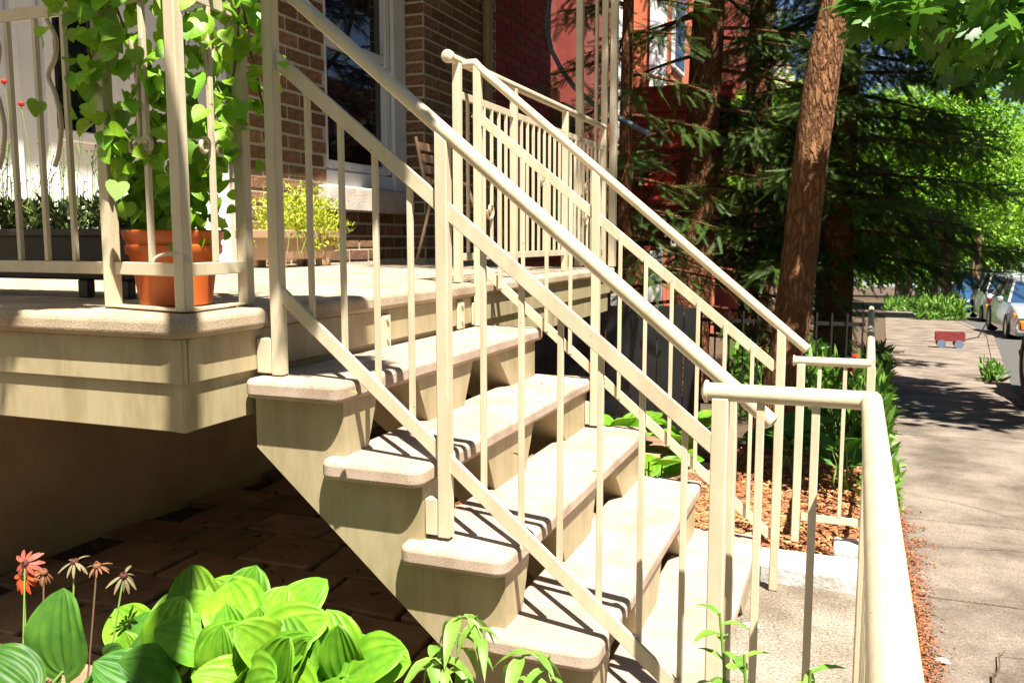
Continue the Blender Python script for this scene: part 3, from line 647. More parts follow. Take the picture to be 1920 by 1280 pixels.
for ri, rn in enumerate(runs):
    P = [Vector(p) for p in rn]; fine = []
    for a, b in zip(P[:-1], P[1:]):
        for k in range(6): fine.append(a.lerp(b, k / 6) + Vector((random.uniform(-.004, .004), random.uniform(-.004, .004), 0)))
    fine.append(P[-1]); MB().tube(fine, .0028, 6).build('stem', TWIG, vine)
    N = (84, 74, 60, 68, 9)[ri]
    for k in range(N):
        t = (k + random.random()) / N * (len(fine) - 1.01); i = int(t); b = fine[i].lerp(fine[i + 1], t - i)
        wob = .075 if ri < 4 else .025
        if b.z < 1.44: wob = .045
        off = Vector((random.gauss(0, wob * .75), random.gauss(-.02, wob * .55), random.gauss(0, .03)))
        p = b + off; sz = random.uniform(.032, .064)
        if ri == 4: sz *= .55
        nrm = Vector((random.gauss(.35, .45), random.gauss(-.75, .4), random.gauss(.45, .35)))
        tip = Vector((random.gauss(0, .5), random.gauss(-.2, .3), random.gauss(-.9, .35)))
        tip = tip - nrm * (tip.dot(nrm) / nrm.length_squared)
        o = piece('leaf', random.choice(HM), vine, p, orient(tip, nrm), (sz, sz, sz)); nleaf += 1
# the smaller leaves behind, past counting
nn = 520; ri_ = rng.integers(0, 4, nn); Lv = []
for k in range(nn):
    rn = runs[ri_[k]]; t = rng.random() * (len(rn) - 1.001); i = int(t); a = Vector(rn[i]).lerp(Vector(rn[i + 1]), t - i); Lv.append((a.x + rng.normal() * .055, a.y + .03 + rng.normal() * .05, a.z + rng.normal() * .03))
Nv = np.array([.3, -.7, .5]) + rng.normal(size=(nn, 3)) * .5; Dv = np.array([0, -.1, -.9]) + rng.normal(size=(nn, 3)) * .45
tri = [f for f in hf if len(f) == 3] + [q_ for f in hf if len(f) == 4 for q_ in ((f[0], f[1], f[2]), (f[0], f[2], f[3]))]
np_mesh('small_leaves', *scatter(hv, tri, np.array(Lv), frames(Dv, Nv), rng.uniform(.025, .05, nn)), VINE, vine)['kind'] = 'stuff'
# dark planter with herbs
pl = thing('trough_planter', (-2.35, 1.95, PT), 'dark plastic trough planter on feet behind the porch railing', 'planter')
x0, x1, y0, y1 = -2.95, -1.94, 2.02, 2.24
m = MB(); zb, zt = PT + .055, PT + .205
m.add([(x0 + .03, y0 + .02, zb), (x1 - .03, y0 + .02, zb), (x1 - .03, y1 - .02, zb), (x0 + .03, y1 - .02, zb), (x0, y0, zt), (x1, y0, zt), (x1, y1, zt), (x0, y1, zt)], [(0, 3, 2, 1), (0, 1, 5, 4), (1, 2, 6, 5), (2, 3, 7, 6), (3, 0, 4, 7), (4, 5, 6, 7)])
m.build('box', PLANTB, pl, bev=.006); MB().box(x0 - .012, x1 + .012, y0 - .012, y1 + .012, zt - .02, zt + .004).build('rim', PLANTB, pl, bev=.004)
for x in (-2.75, -2.18, -2.02):
    for y in (2.06, 2.19): MB().box(x - .02, x + .02, y - .015, y + .015, PT + .001, zb).build('foot', PLANTB, pl, bev=.004)
def bladefield(name, m_, parent, c, ext, n, size, up=.8, tv=None, tf=None, lean=.6):
    L = np.stack([rng.uniform(c[0] - ext[0], c[0] + ext[0], n), rng.uniform(c[1] - ext[1], c[1] + ext[1], n), c[2] + ext[2] * rng.random(n) ** 1.2], 1)
    D = rng.normal(size=(n, 3)) * lean; D[:, 2] += up; U = rng.normal(size=(n, 3))
    tv = tv or [(-.14, 0, 0), (.14, 0, 0), (.10, .6, .04), (0, 1, 0), (-.10, .6, .04)]; tf = tf or [(0, 1, 2, 3, 4)]
    return np_mesh(name, *scatter(tv, tf, L, frames(D, U), rng.uniform(.6, 1.3, n) * size), m_, parent)
hb = thing('herb_plants', (-2.3, 1.97, PT + .2), 'bushy herbs with thin flowering stems growing in the dark trough planter', 'plant')
bladefield('foliage', HERB, hb, (-2.44, 2.13, PT + .205), (.5, .1, .085), 2000, .038)
m = MB(); tips = []
for k in range(46):
    x, y = random.uniform(-2.9, -2.1), random.uniform(2.05, 2.2); h = random.uniform(.12, .32)
    a = Vector((x, y, PT + .2)); b = a + Vector((random.uniform(-.06, .06), random.uniform(-.04, .04), h)); c = a.lerp(b, .5) + Vector((random.uniform(-.02, .02), 0, 0))
    m.tube([a, c, b], .0012, 5, False); tips.append(b)
    for q in range(3): e = c.lerp(b, random.random()); f = e + Vector((random.uniform(-.05, .05), random.uniform(-.03, .03), random.uniform(.02, .05))); m.tube([e, f], .0009, 4, False); tips.append(f)
m.build('stems', STEM, hb)['kind'] = 'stuff'
T = np.array([tuple(t) for t in tips]); n = len(T)
o = np_mesh('seed_heads', *scatter([(-.5, 0, 0), (.5, 0, 0), (0, 1, .2), (0, .4, .5)], [(0, 1, 2), (0, 1, 3), (1, 2, 3), (2, 0, 3)], T, frames(rng.normal(size=(n, 3)), rng.normal(size=(n, 3))), rng.uniform(.004, .008, n)), DRYP, hb); o['kind'] = 'stuff'
for p_ in (onY(40, 200, 2.12), onY(8, 158, 2.12)):
    MB().tube([(p_.x + .03, p_.y, PT + .25), (p_.x + .015, p_.y, (p_.z + PT) / 2 + .2), p_], .0012, 5).build('flower_stem', STEM, hb)
    MB().lathe([(.004, 0), (.009, .004), (.010, .010), (.005, .016)], p_, 8).build('flower_head', REDF, hb)
# tan trough with yellow-green trailing plant
tt = thing('tan_planter', (-3.48, 5.0, PT), 'tan plastic trough planter standing against the brick wall', 'planter')
m = MB(); x0, x1, y0, y1 = -3.62, -3.34, 4.62, 5.37; zb, zt = PT + .05, PT + .235
m.add([(x0 + .03, y0 + .04, zb), (x1 - .03, y0 + .04, zb), (x1 - .03, y1 - .04, zb), (x0 + .03, y1 - .04, zb), (x0, y0, zt), (x1, y0, zt), (x1, y1, zt), (x0, y1, zt)], [(0, 3, 2, 1), (0, 1, 5, 4), (1, 2, 6, 5), (2, 3, 7, 6), (3, 0, 4, 7), (4, 5, 6, 7)])
m.build('box', PLANTT, tt, bev=.008); MB().box(x0 - .012, x1 + .012, y0 - .012, y1 + .012, zt - .05, zt + .004).build('rim', PLANTT, tt, bev=.006)
for y in (4.74, 5.25):
    for x in (-3.56, -3.40): MB().box(x - .03, x + .03, y - .05, y + .05, PT + .001, zb + .02).build('foot', PLANTT, tt, bev=.008)
sp = thing('trailing_plant', (-3.47, 5.0, PT + .23), 'feathery yellow green plant spilling over the tan trough', 'plant')
n = 5200; u_ = rng.normal(size=(n, 3)); u_ /= np.linalg.norm(u_, axis=1, keepdims=True); rad = rng.random(n) ** .4
L = np.array([-3.47, 5.10, PT + .27]) + u_ * rad[:, None] * np.array([.21, .46, .27]) * (1 + .25 * np.sin(u_[:, 1:2] * 9) * np.cos(u_[:, 2:3] * 7))
L = L[L[:, 2] > PT + .12]; n = len(L); D = rng.normal(size=(n, 3)) + np.array([0, 0, .5]); 
np_mesh('foliage', *scatter([(-.16, 0, 0), (.16, 0, 0), (.12, .6, .05), (0, 1, 0), (-.12, .6, .05)], [(0, 1, 2, 3, 4)], L, frames(D, rng.normal(size=(n, 3))), rng.uniform(.018, .04, n)), SEDUM, sp)
for k in range(7):
    a = Vector((-3.33, random.uniform(4.7, 5.35), PT + .24)); MB().tube([a, a + Vector((.03, random.uniform(-.04, .04), -.05)), a + Vector((.035, random.uniform(-.06, .06), -.15))], .002, 5).build('trailing_stem', STEM, sp)
# metal chair
ch = thing('patio_chair', (-3.0, 6.55, PT), 'tan tubular metal patio chair standing by the brick pier', 'chair')
def chair_side(y):
    return [(-2.72, y, PT + .012), (-2.70, y, PT + .25), (-2.74, y, PT + .43), (-2.80, y, PT + .60), (-2.90, y, PT + .635), (-3.16, y, PT + .62)]
for y in (6.35, 6.85):
    MB().tube(chair_side(y), .014, 10).build('arm', BROWNT, ch)
    MB().tube([(-2.80, y, PT + .012), (-2.86, y, PT + .1), (-2.95, y, PT + .40), (-3.12, y, PT + .44), (-3.20, y, PT + .8), (-3.24, y, PT + .98)], .014, 10).build('back_leg', BROWNT, ch)
    MB().tube([(-3.12, y, PT + .44), (-3.24, y, PT + .012)], .013, 10).build('leg', BROWNT, ch)
for k in range(6): x = -2.80 - .06 * k; MB().box(x - .022, x + .022, 6.352, 6.848, PT + .435, PT + .447).build('seat_slat', BROWNT, ch, bev=.002)
for k in range(5): z = PT + .55 + .09 * k; x = -3.135 - .02 * k; MB().box(x - .006, x + .006, 6.352, 6.848, z - .03, z + .03).build('back_slat', BROWNT, ch, bev=.002)

# ================================================================== HOSTAS, WEEDS AND FLOWERS
def hosta_mesh(arch, cup, ribs=.024, wd=.40, fold=.0):
    nu, nv = 16, 41; V = []; F = []
    for i in range(nu):
        t = i / (nu - 1); hw = wd * (1 - (abs(t - .40) / (.40 if t < .40 else .60)) ** (2.6 if t < .40 else 1.9)) ** .62 if 0 < t < 1 else .004
        if i == 0: hw = wd * .10
        for j in range(nv):
            s_ = -1 + 2 * j / (nv - 1); x = s_ * hw; y = t - (.16 * (abs(s_) ** 2) * max(0, 1 - t * 2.2) ** 2)
            z = arch * (t - t * t * 1.25) + cup * abs(s_) ** 1.5 * hw * .6 - ribs * abs(math.cos(s_ * math.pi * 3)) ** .7 * min(1, hw / wd * 1.3) - .03 * math.exp(-(s_ * 9) ** 2) * (1 - t)
            z += .03 * math.sin(t * 8 + s_ * 3) * abs(s_) ** 2
            V.append((x, y, z))
    for i in range(nu - 1):
        for j in range(nv - 1): a = i * nv + j; F.append((a, a + 1, a + nv + 1, a + nv))
    return V, F
def leafmesh(V, F, m_):
    me = MB().add(V, F).mesh('leaf'); me.materials.append(m_); me.polygons.foreach_set('use_smooth', [True] * len(me.polygons)); return me
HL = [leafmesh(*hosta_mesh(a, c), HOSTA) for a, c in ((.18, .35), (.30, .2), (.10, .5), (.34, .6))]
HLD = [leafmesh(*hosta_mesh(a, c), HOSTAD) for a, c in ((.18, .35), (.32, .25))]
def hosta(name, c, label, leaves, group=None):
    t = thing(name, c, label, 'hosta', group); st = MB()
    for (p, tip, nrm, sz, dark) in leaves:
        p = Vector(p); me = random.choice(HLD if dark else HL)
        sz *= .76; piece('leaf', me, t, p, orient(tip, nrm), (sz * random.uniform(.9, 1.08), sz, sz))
        base = Vector(c) + Vector((random.uniform(-.05, .05), random.uniform(-.05, .05), 0)); MB().tube([base, base.lerp(p, .5) + Vector((0, 0, .05)), p], [.006, .005, .0035], 7).build('leaf_stalk', STEM, t)
    return t
def H(u, v, Y, tip, nrm, sz, dark=0): return (onY(u, v, Y), tip, nrm, sz, dark)
# leaf base pixel, plane, tip direction, normal, length
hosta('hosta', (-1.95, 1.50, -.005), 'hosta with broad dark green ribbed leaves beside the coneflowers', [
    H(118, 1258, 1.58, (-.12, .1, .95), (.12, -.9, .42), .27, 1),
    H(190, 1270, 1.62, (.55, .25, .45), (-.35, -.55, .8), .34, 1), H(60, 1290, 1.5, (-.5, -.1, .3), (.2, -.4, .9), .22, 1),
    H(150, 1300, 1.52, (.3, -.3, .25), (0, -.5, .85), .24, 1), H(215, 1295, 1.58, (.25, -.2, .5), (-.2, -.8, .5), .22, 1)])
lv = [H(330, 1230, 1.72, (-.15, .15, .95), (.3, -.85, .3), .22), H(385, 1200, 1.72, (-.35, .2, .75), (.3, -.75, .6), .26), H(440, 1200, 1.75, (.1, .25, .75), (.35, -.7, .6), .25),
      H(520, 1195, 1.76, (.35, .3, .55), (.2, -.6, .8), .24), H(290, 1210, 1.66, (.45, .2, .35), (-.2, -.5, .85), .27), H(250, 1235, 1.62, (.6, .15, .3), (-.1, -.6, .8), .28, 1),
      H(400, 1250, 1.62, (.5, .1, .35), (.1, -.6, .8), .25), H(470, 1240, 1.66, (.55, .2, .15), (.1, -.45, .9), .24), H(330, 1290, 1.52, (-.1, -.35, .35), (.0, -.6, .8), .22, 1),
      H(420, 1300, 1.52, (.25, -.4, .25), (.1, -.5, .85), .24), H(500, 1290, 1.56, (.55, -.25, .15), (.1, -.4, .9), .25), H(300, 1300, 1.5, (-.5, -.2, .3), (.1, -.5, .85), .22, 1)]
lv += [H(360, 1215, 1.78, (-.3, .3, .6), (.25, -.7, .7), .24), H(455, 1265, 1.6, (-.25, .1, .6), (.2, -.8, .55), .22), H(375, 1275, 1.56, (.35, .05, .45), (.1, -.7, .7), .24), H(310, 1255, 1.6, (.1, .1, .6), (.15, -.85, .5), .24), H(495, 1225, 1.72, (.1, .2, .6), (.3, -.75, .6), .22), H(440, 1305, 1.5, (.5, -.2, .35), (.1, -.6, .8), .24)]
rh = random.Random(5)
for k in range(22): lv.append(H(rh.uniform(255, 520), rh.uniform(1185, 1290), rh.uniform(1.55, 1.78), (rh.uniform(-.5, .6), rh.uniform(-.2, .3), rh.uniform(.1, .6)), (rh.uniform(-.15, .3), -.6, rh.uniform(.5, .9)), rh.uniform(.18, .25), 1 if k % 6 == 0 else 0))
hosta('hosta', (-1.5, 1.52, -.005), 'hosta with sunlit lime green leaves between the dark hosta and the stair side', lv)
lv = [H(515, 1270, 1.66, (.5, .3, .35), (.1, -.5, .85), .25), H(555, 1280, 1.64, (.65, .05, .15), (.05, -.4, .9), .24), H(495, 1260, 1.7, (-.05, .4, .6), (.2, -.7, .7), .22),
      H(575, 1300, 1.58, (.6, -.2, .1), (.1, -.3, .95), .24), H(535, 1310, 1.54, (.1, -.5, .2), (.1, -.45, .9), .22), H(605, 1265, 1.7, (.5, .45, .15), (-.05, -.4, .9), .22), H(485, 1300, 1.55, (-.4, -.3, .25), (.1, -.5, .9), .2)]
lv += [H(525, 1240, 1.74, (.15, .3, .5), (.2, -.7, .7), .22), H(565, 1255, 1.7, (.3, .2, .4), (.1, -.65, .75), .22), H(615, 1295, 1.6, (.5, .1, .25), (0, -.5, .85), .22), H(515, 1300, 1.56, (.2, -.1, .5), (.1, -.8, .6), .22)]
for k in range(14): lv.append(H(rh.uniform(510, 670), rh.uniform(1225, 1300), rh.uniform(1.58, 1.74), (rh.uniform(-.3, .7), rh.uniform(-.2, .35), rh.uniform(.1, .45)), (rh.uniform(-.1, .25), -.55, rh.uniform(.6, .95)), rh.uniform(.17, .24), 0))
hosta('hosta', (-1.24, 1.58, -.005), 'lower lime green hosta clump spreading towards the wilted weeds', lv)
# hostas beyond the stairs
def bedpt(u, v): p = onZ(u, v, .26); return (p.x, p.y, zg(p.y) + .02)
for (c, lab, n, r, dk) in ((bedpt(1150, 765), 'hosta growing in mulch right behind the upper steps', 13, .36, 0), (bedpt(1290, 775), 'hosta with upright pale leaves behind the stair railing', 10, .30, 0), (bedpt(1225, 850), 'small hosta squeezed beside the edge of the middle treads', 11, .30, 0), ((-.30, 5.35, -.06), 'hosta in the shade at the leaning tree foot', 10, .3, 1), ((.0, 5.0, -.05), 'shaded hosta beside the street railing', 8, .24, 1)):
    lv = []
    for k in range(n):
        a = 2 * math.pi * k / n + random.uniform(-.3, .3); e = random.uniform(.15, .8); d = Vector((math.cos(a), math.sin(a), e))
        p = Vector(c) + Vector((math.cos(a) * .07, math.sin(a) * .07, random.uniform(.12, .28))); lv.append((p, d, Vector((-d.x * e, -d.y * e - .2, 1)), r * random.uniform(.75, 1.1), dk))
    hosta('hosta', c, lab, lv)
def lance(wd=.16, droop=.5, n=9):
    V = []; F = []
    for i in range(n):
        t = i / (n - 1); hw = wd * math.sin(math.pi * min(.999, t ** .8)) + .004; z = -droop * t * t + .12 * t
        for s_ in (-1, 0, 1): V.append((s_ * hw, t, z + abs(s_) * hw * .45 + (.012 * math.sin(i * 2.3) if s_ else 0)))
    for i in range(n - 1):
        for j in range(2): a = i * 3 + j; F.append((a, a + 1, a + 4, a + 3))
    return V, F
WLV = [leafmesh(*lance(.15, d), WEED) for d in (.35, .7, 1.0)]
def weed(c, top, label, n, sz, curl=1, f0=.45):
    t = thing('weed', c, label, 'weed'); c, top = Vector(c), Vector(top); h = top - c
    path = [c + h * k / 8 + Vector((.02 * math.sin(k * .7 + c.x * 9), .02 * math.cos(k * .9), 0)) * (k / 8) for k in range(9)]
    if curl: e = path[-1]; path += [e + Vector((.025, -.01, .012)), e + Vector((.055, -.02, .0)), e + Vector((.07, -.025, -.03))]
    MB().tube(path, [.0045 * (1 - .06 * k) for k in range(len(path))], 7).build('stem', STEM, t)
    for k in range(n):
        f = f0 + (1 - f0) * (k + .5) / n; i = min(len(path) - 2, int(f * (len(path) - 1))); p = path[i].lerp(path[i + 1], f * (len(path) - 1) - i)
        a = k * 2.4 + c.x * 5; d = Vector((math.cos(a), math.sin(a), random.uniform(-.55, .25) if curl else random.uniform(.1, .7)))
        s_ = sz * random.uniform(.7, 1.1) * (1 if f < .85 else .6)
        piece('leaf', random.choice(WLV[1:] if curl else WLV), t, p, orient(d, (0, 0, 1)), (s_, s_, s_))
    return t
weed((-.84, 1.66, 0), onY(868, 1165, 1.66), 'tall wilting weed with drooping leaves before the lower stair side', 18, .11)
weed((-.98, 1.60, 0), onY(795, 1240, 1.60), 'wilting weed between the lime hosta and the lower stair side', 15, .10)
weed((-.68, 1.62, 0), onY(985, 1235, 1.62), 'drooping weed curling over the second lowest tread end', 13, .11)
weed((-.20, 1.40, .0), onY(1362, 1155, 1.40), 'dark upright weed climbing past the street railing post', 13, .11, 0, .72)
weed((-.16, 1.33, .0), onY(1415, 1235, 1.33), 'leafy weed at the foot of the street railing balusters', 12, .09, 0, .75)
weed((-.05, 1.25, .0), onY(1545, 1265, 1.25), 'short weed tip under the street railing corner', 9, .08, 0, .8)
# coneflowers
PETM = {}
for k, m_ in (('p', PINK), ('o', ORANGE), ('f', PALEP), ('d', DRYP)):
    V = []; F = []
    for i in range(5):
        tt_ = i / 4; hw = .17 * math.sin(math.pi * (.12 + .8 * tt_)); 
        for s_ in (-1, 0, 1): V.append((s_ * hw, tt_, -.35 * tt_ * tt_ + .02 * abs(s_)))
    for i in range(4):
        for j in range(2): a = i * 3 + j; F.append((a, a + 1, a + 4, a + 3))
    me = MB().add(V, F).mesh('petal'); me.materials.append(m_); finish(me, 80); PETM[k] = me
def coneflower(base, head, kind, label, face, sz=.035, n=13):
    t = thing('coneflower', base, label, 'flower'); b, h = Vector(base), Vector(head)
    MB().tube([b, b.lerp(h, .5) + Vector((.01, 0, 0)), h], .0022, 6).build('stem', STEM if kind != 'd' else TWIG, t)
    fc = Vector(face).normalized(); q = Vector((0, 0, 1)).rotation_difference(fc)
    m = MB()
    for k in range(6):
        r_ = .010 * math.cos(k / 6 * 1.5); z = .009 * math.sin(k / 6 * 1.5)
        for j in range(12): a = j * math.pi / 6; v = q @ Vector((r_ * math.cos(a), r_ * math.sin(a), z)); m.v.append(tuple(h + v))
    for k in range(5):
        for j in range(12): a, b2 = k * 12 + j, k * 12 + (j + 1) % 12; m.f.append((a, b2, b2 + 12, a + 12))
    m.build('cone', CONE if kind != 'd' else DRYP, t)
    for k in range(n):
        a = 2 * math.pi * k / n; d = q @ Vector((math.cos(a), math.sin(a), random.uniform(-.5, .05) if kind in 'po' else random.uniform(-1.2, .2)))
        s_ = sz * random.uniform(.85, 1.1) * (.7 if kind == 'd' else 1); piece('petal', PETM[kind], t, h + d.normalized() * .010, orient(d, fc), (s_ * (1 if kind in 'po' else .7), s_, s_))
YF = 1.55
for u, v, bu, kind, lab, fc in ((47, 1056, 20, 'p', 'pink coneflower standing just above the orange one', (.2, -.8, .5)), (46, 1080, 32, 'o', 'orange coneflower with dark centre left of the big hosta leaf', (.15, -.85, .45)),
                                (82, 1072, 60, 'd', 'withered brown flower head beside the orange coneflower', (.3, -.3, .9)), (140, 1052, 105, 'f', 'small pale faded flower on a green stem above the hosta', (.1, -.2, 1)),
                                (182, 1060, 130, 'd', 'withered rust brown flower head on a dark bent stem', (.1, -.3, 1)), (232, 1078, 150, 'f', 'creamy faded daisy like flower leaning over the paving', (.3, -.35, .9))):
    h = onY(u, v, YF + .1); b = onY(bu, 1290, YF); coneflower((b.x, b.y, -.002), h, kind, lab, fc)

# ================================================================== TREES
def trunk_mesh(path, rad, name, m_, parent, n=22, rough=.05, seed=0):
    P = [Vector(p) for p in path]; fine = []; rr = []
    K = 10
    for i in range(len(P) - 1):
        p0, p1, p2, p3 = P[max(i - 1, 0)], P[i], P[i + 1], P[min(i + 2, len(P) - 1)]
        for k in range(K):
            t = k / K; fine.append(.5 * ((2 * p1) + (-p0 + p2) * t + (2 * p0 - 5 * p1 + 4 * p2 - p3) * t * t + (-p0 + 3 * p1 - 3 * p2 + p3) * t ** 3)); rr.append(rad[i] * (1 - t) + rad[i + 1] * t)
    fine.append(P[-1]); rr.append(rad[-1]); b = MB().tube(fine, rr, n)
    r_ = random.Random(seed); ph = [r_.uniform(0, 6) for _ in range(6)]
    V = []
    for i, v in enumerate(b.v[:len(fine) * n]):
        c = fine[i // n]; d = Vector(v) - c; j = i % n; a = 2 * math.pi * j / n
        s_ = 1 + rough * (math.sin(3 * a + ph[0] + c.z * 1.3) + .7 * math.sin(7 * a + ph[1] - c.z * 4) + .5 * math.sin(c.z * 9 + ph[2] + 2 * a) + r_.uniform(-.6, .6)); V.append(tuple(c + d * s_))
    b.v = V; return b.build(name, m_, parent, smooth=80)
# spruce spray: a flat twig with needles on both sides
def spray_template(n=24, nl=.13, wd=.009):
    V = []; F = []
    V += [(-.012, 0, 0), (.012, 0, 0), (.004, 1, -.05), (-.004, 1, -.05)]; F.append((0, 1, 2, 3))
    for k in range(n):
        t = .06 + .94 * k / n; ln = nl * (1 - .45 * t) * (.85 + .3 * ((k * 7) % 5) / 5)
        for s_ in (-1, 1):
            for lift in (.35, -.15):
                b = len(V); V += [(0, t - wd, -.05 * t), (0, t + wd, -.05 * t), (s_ * ln * .8, t + ln * .75 + wd * .6, -.05 * t + lift * ln), (s_ * ln * .8, t + ln * .75 - wd * .6, -.05 * t + lift * ln)]; F.append((b, b + 1, b + 2, b + 3))
    return np.array(V), np.array(F)
ST = spray_template()
def spruce(base, h, label, path, rad, zlo, blen, nb_, seed, m_=BARK2, dens=1.0, bare=0, droop=.35, arc=None, sz=(.15, .27)):
    rg = np.random.default_rng(seed); t = thing('spruce_tree', base, label, 'tree'); P = [Vector(p) for p in path]
    trunk_mesh(path, rad, 'trunk', m_, t, seed=seed, rough=.04)
    def at(z):
        for a, b in zip(P[:-1], P[1:]):
            if a.z <= z <= b.z: return a.lerp(b, (z - a.z) / (b.z - a.z))
        return P[-1]
    Ls, Ds, Ss = [], [], []; lim = MB()
    for k in range(nb_):
        z = zlo + (h - zlo) * ((k + rg.random()) / nb_) ** 1.15; f = (z - zlo) / (h - zlo)
        o_ = at(z + base[2]); a = (k * 2.399 + rg.normal() * .3) if arc is None else rg.uniform(*arc); ln = blen * (1 - f) ** .75 * rg.uniform(.7, 1.1) + .25
        d = np.array([math.cos(a), math.sin(a), .05]); pts = []
        m_seg = 8
        for q in range(m_seg + 1):
            s_ = q / m_seg; pts.append(np.array(o_) + d * ln * s_ + np.array([0, 0, -droop * ln * (s_ ** 1.6) + .10 * ln * s_ ** 3]))
        lim.tube([tuple(p) for p in pts], [.018 * (1 - q / m_seg) + .004 for q in range(m_seg + 1)], 5, False)
        side = np.array([-d[1], d[0], 0]); nt_ = int(ln * 15 * dens) + 4
        for q in range(nt_):
            s_ = bare + (1 - bare) * (q + rg.random()) / nt_; i = min(int(s_ * m_seg), m_seg - 1); p = pts[i] + (pts[i + 1] - pts[i]) * (s_ * m_seg - i)
            sg = 1 if q % 2 else -1; L_ = (.14 + .42 * ln * .45 * (1 - s_ * .8)) * rg.uniform(.7, 1.2)
            dd = side * sg * .9 + d * .75 + np.array([0, 0, -.45 - .3 * rg.random()]) + rg.normal(size=3) * .2; dd /= np.linalg.norm(dd)
            c = 0
            while c < L_:
                Ls.append(p + dd * c + rg.normal(size=3) * .02); Ds.append(dd + rg.normal(size=3) * .28 + (side * rg.choice([-1, 1]) * .5 if c > 0 else 0)); Ss.append(rg.uniform(*sz)); c += .10
    lim.build('branches', m_, t)['kind'] = 'stuff'
    Ls, Ds = np.array(Ls), np.array(Ds); U = np.tile([0, 0, 1.0], (len(Ls), 1)) + rg.normal(size=(len(Ls), 3)) * .45
    np_mesh('crown', *scatter(*ST, Ls, frames(Ds, U), np.array(Ss)), SPRUCE, t); return t
# leaning pine whose crown is above the frame
pp = [onY(u, v, Y) for u, v, Y in ((1432, 900, 6.1), (1458, 760, 6.1), (1484, 600, 6.1), (1504, 430, 6.1), (1524, 260, 6.12), (1546, 110, 6.15), (1580, -20, 6.2))]
pp[0].z = zg(6.1) - .05
pp += [Vector((pp[-1].x + .35, 6.35, 4.6)), Vector((pp[-1].x + .5, 6.5, 7.5))]
lt = thing('pine_tree', (pp[0].x, pp[0].y, zg(6.1)), 'leaning pine trunk with flaky orange bark behind the far stair railing', 'tree')
trunk_mesh(pp, [.15, .125, .115, .11, .107, .108, .112, .10, .05], 'trunk', BARK1, lt, n=40, rough=.035, seed=3)
MB().tube([pp[6], pp[6] + Vector((.25, .15, .25)), pp[6] + Vector((.9, .4, .9))], [.06, .045, .02], 10).build('limb', BARK1, lt)
MB().tube([pp[7], (-.2, 5.4, 5.9), (-.6, 4.3, 6.3)], [.05, .035, .012], 8).build('limb', BARK1, lt)
n = 1500; c_ = np.array([-.55, 4.6, 6.3]); u_ = rng.normal(size=(n, 3)); u_ /= np.linalg.norm(u_, axis=1, keepdims=True)
Lq = c_ + u_ * (rng.random(n) ** .5)[:, None] * np.array([.95, 1.5, .9]); np_mesh('crown', *scatter(*ST, Lq, frames(u_ + rng.normal(size=(n, 3)) * .5, np.tile([0, 0, 1.], (n, 1))), rng.uniform(.2, .4, n)), SPRUCE, lt)
b = onY(1300, 500, 9.0); tp = onY(1330, 0, 9.0)
spruce((b.x - .04, 9.0, zg(9)), 9, 'spruce with straight reddish trunk between the porch posts and the leaning pine', [(b.x - .05, 9.0, zg(9) - .1), (b.x, 9.0, b.z), (tp.x, 9.0, tp.z), (tp.x + .1, 9.0, 9.5)], [.22, .185, .15, .03], .55, 1.7, 66, 5, dens=1.0, bare=.2, arc=(-.35, 3.5))
spruce((-.15, 9.6, zg(9.6)), 9, 'dense dark spruce overhanging the pavement beyond the leaning pine', [(-.15, 9.6, zg(9.6) - .1), (-.15, 9.6, 3), (-.1, 9.6, 9.5)], [.2, .16, .03], 1.45, 1.35, 92, 9, dens=2.5, droop=.26, arc=None, sz=(.18, .30))
spruce((-1.2, 12.2, zg(12.2)), 10, 'spruce in deep shade behind the other spruces', [(-1.2, 12.2, zg(12) - .1), (-1.2, 12.2, 4), (-1.15, 12.2, 10)], [.2, .16, .03], 1.6, 1.6, 56, 13, dens=.9, bare=.15)
spruce((-1.85, 7.6, zg(7.6)), 6.5, 'young spruce beside the porch end with thin drooping boughs', [(-1.85, 7.6, zg(7.6) - .1), (-1.85, 7.6, 3), (-1.8, 7.6, 6.4)], [.07, .05, .015], 1.3, .75, 44, 17, dens=1.0, bare=.2)

def maple_leaf():
    half = [(0, 1.0), (.10, .80), (.07, .62), (.24, .78), (.30, .66), (.48, .62), (.36, .46), (.50, .34), (.34, .26), (.42, .10), (.20, .10), (.05, .02)]
    o_ = half + [(-x, y) for x, y in reversed(half[1:])]
    V = [(0, .36, .04)] + [(x, y, -.10 * x * x * 3 - .12 * (y - .4) ** 2) for x, y in o_]; n_ = len(o_)
    return np.array(V), np.array([(0, 1 + (i + 1) % n_, 1 + i) for i in range(n_)])
ML = maple_leaf(); SIMPLE = (np.array([(-.28, .25, 0), (0, 0, 0), (.28, .25, 0), (.30, .6, -.03), (0, 1, -.06), (-.30, .6, -.03)]), np.array([(0, 1, 2, 3, 4, 5)]))
def leaf_cloud(tmpl, C, rad, n, size, rg, flat=.5):
    """C (k,3) clump centres"""
    k = len(C); i = rg.integers(0, k, n); u_ = rg.normal(size=(n, 3)); u_ /= np.linalg.norm(u_, axis=1, keepdims=True)
    L = C[i] + u_ * (rg.random(n) ** .45)[:, None] * np.asarray(rad)[i][:, None] * np.array([1, 1, .62])
    D = u_ * np.array([1, 1, .3]) + rg.normal(size=(n, 3)) * .5 + np.array([0, 0, -.45]); U = np.array([0, 0, 1.]) + rg.normal(size=(n, 3)) * flat
    return scatter(*tmpl, L, frames(D, U), rg.uniform(*size, n))
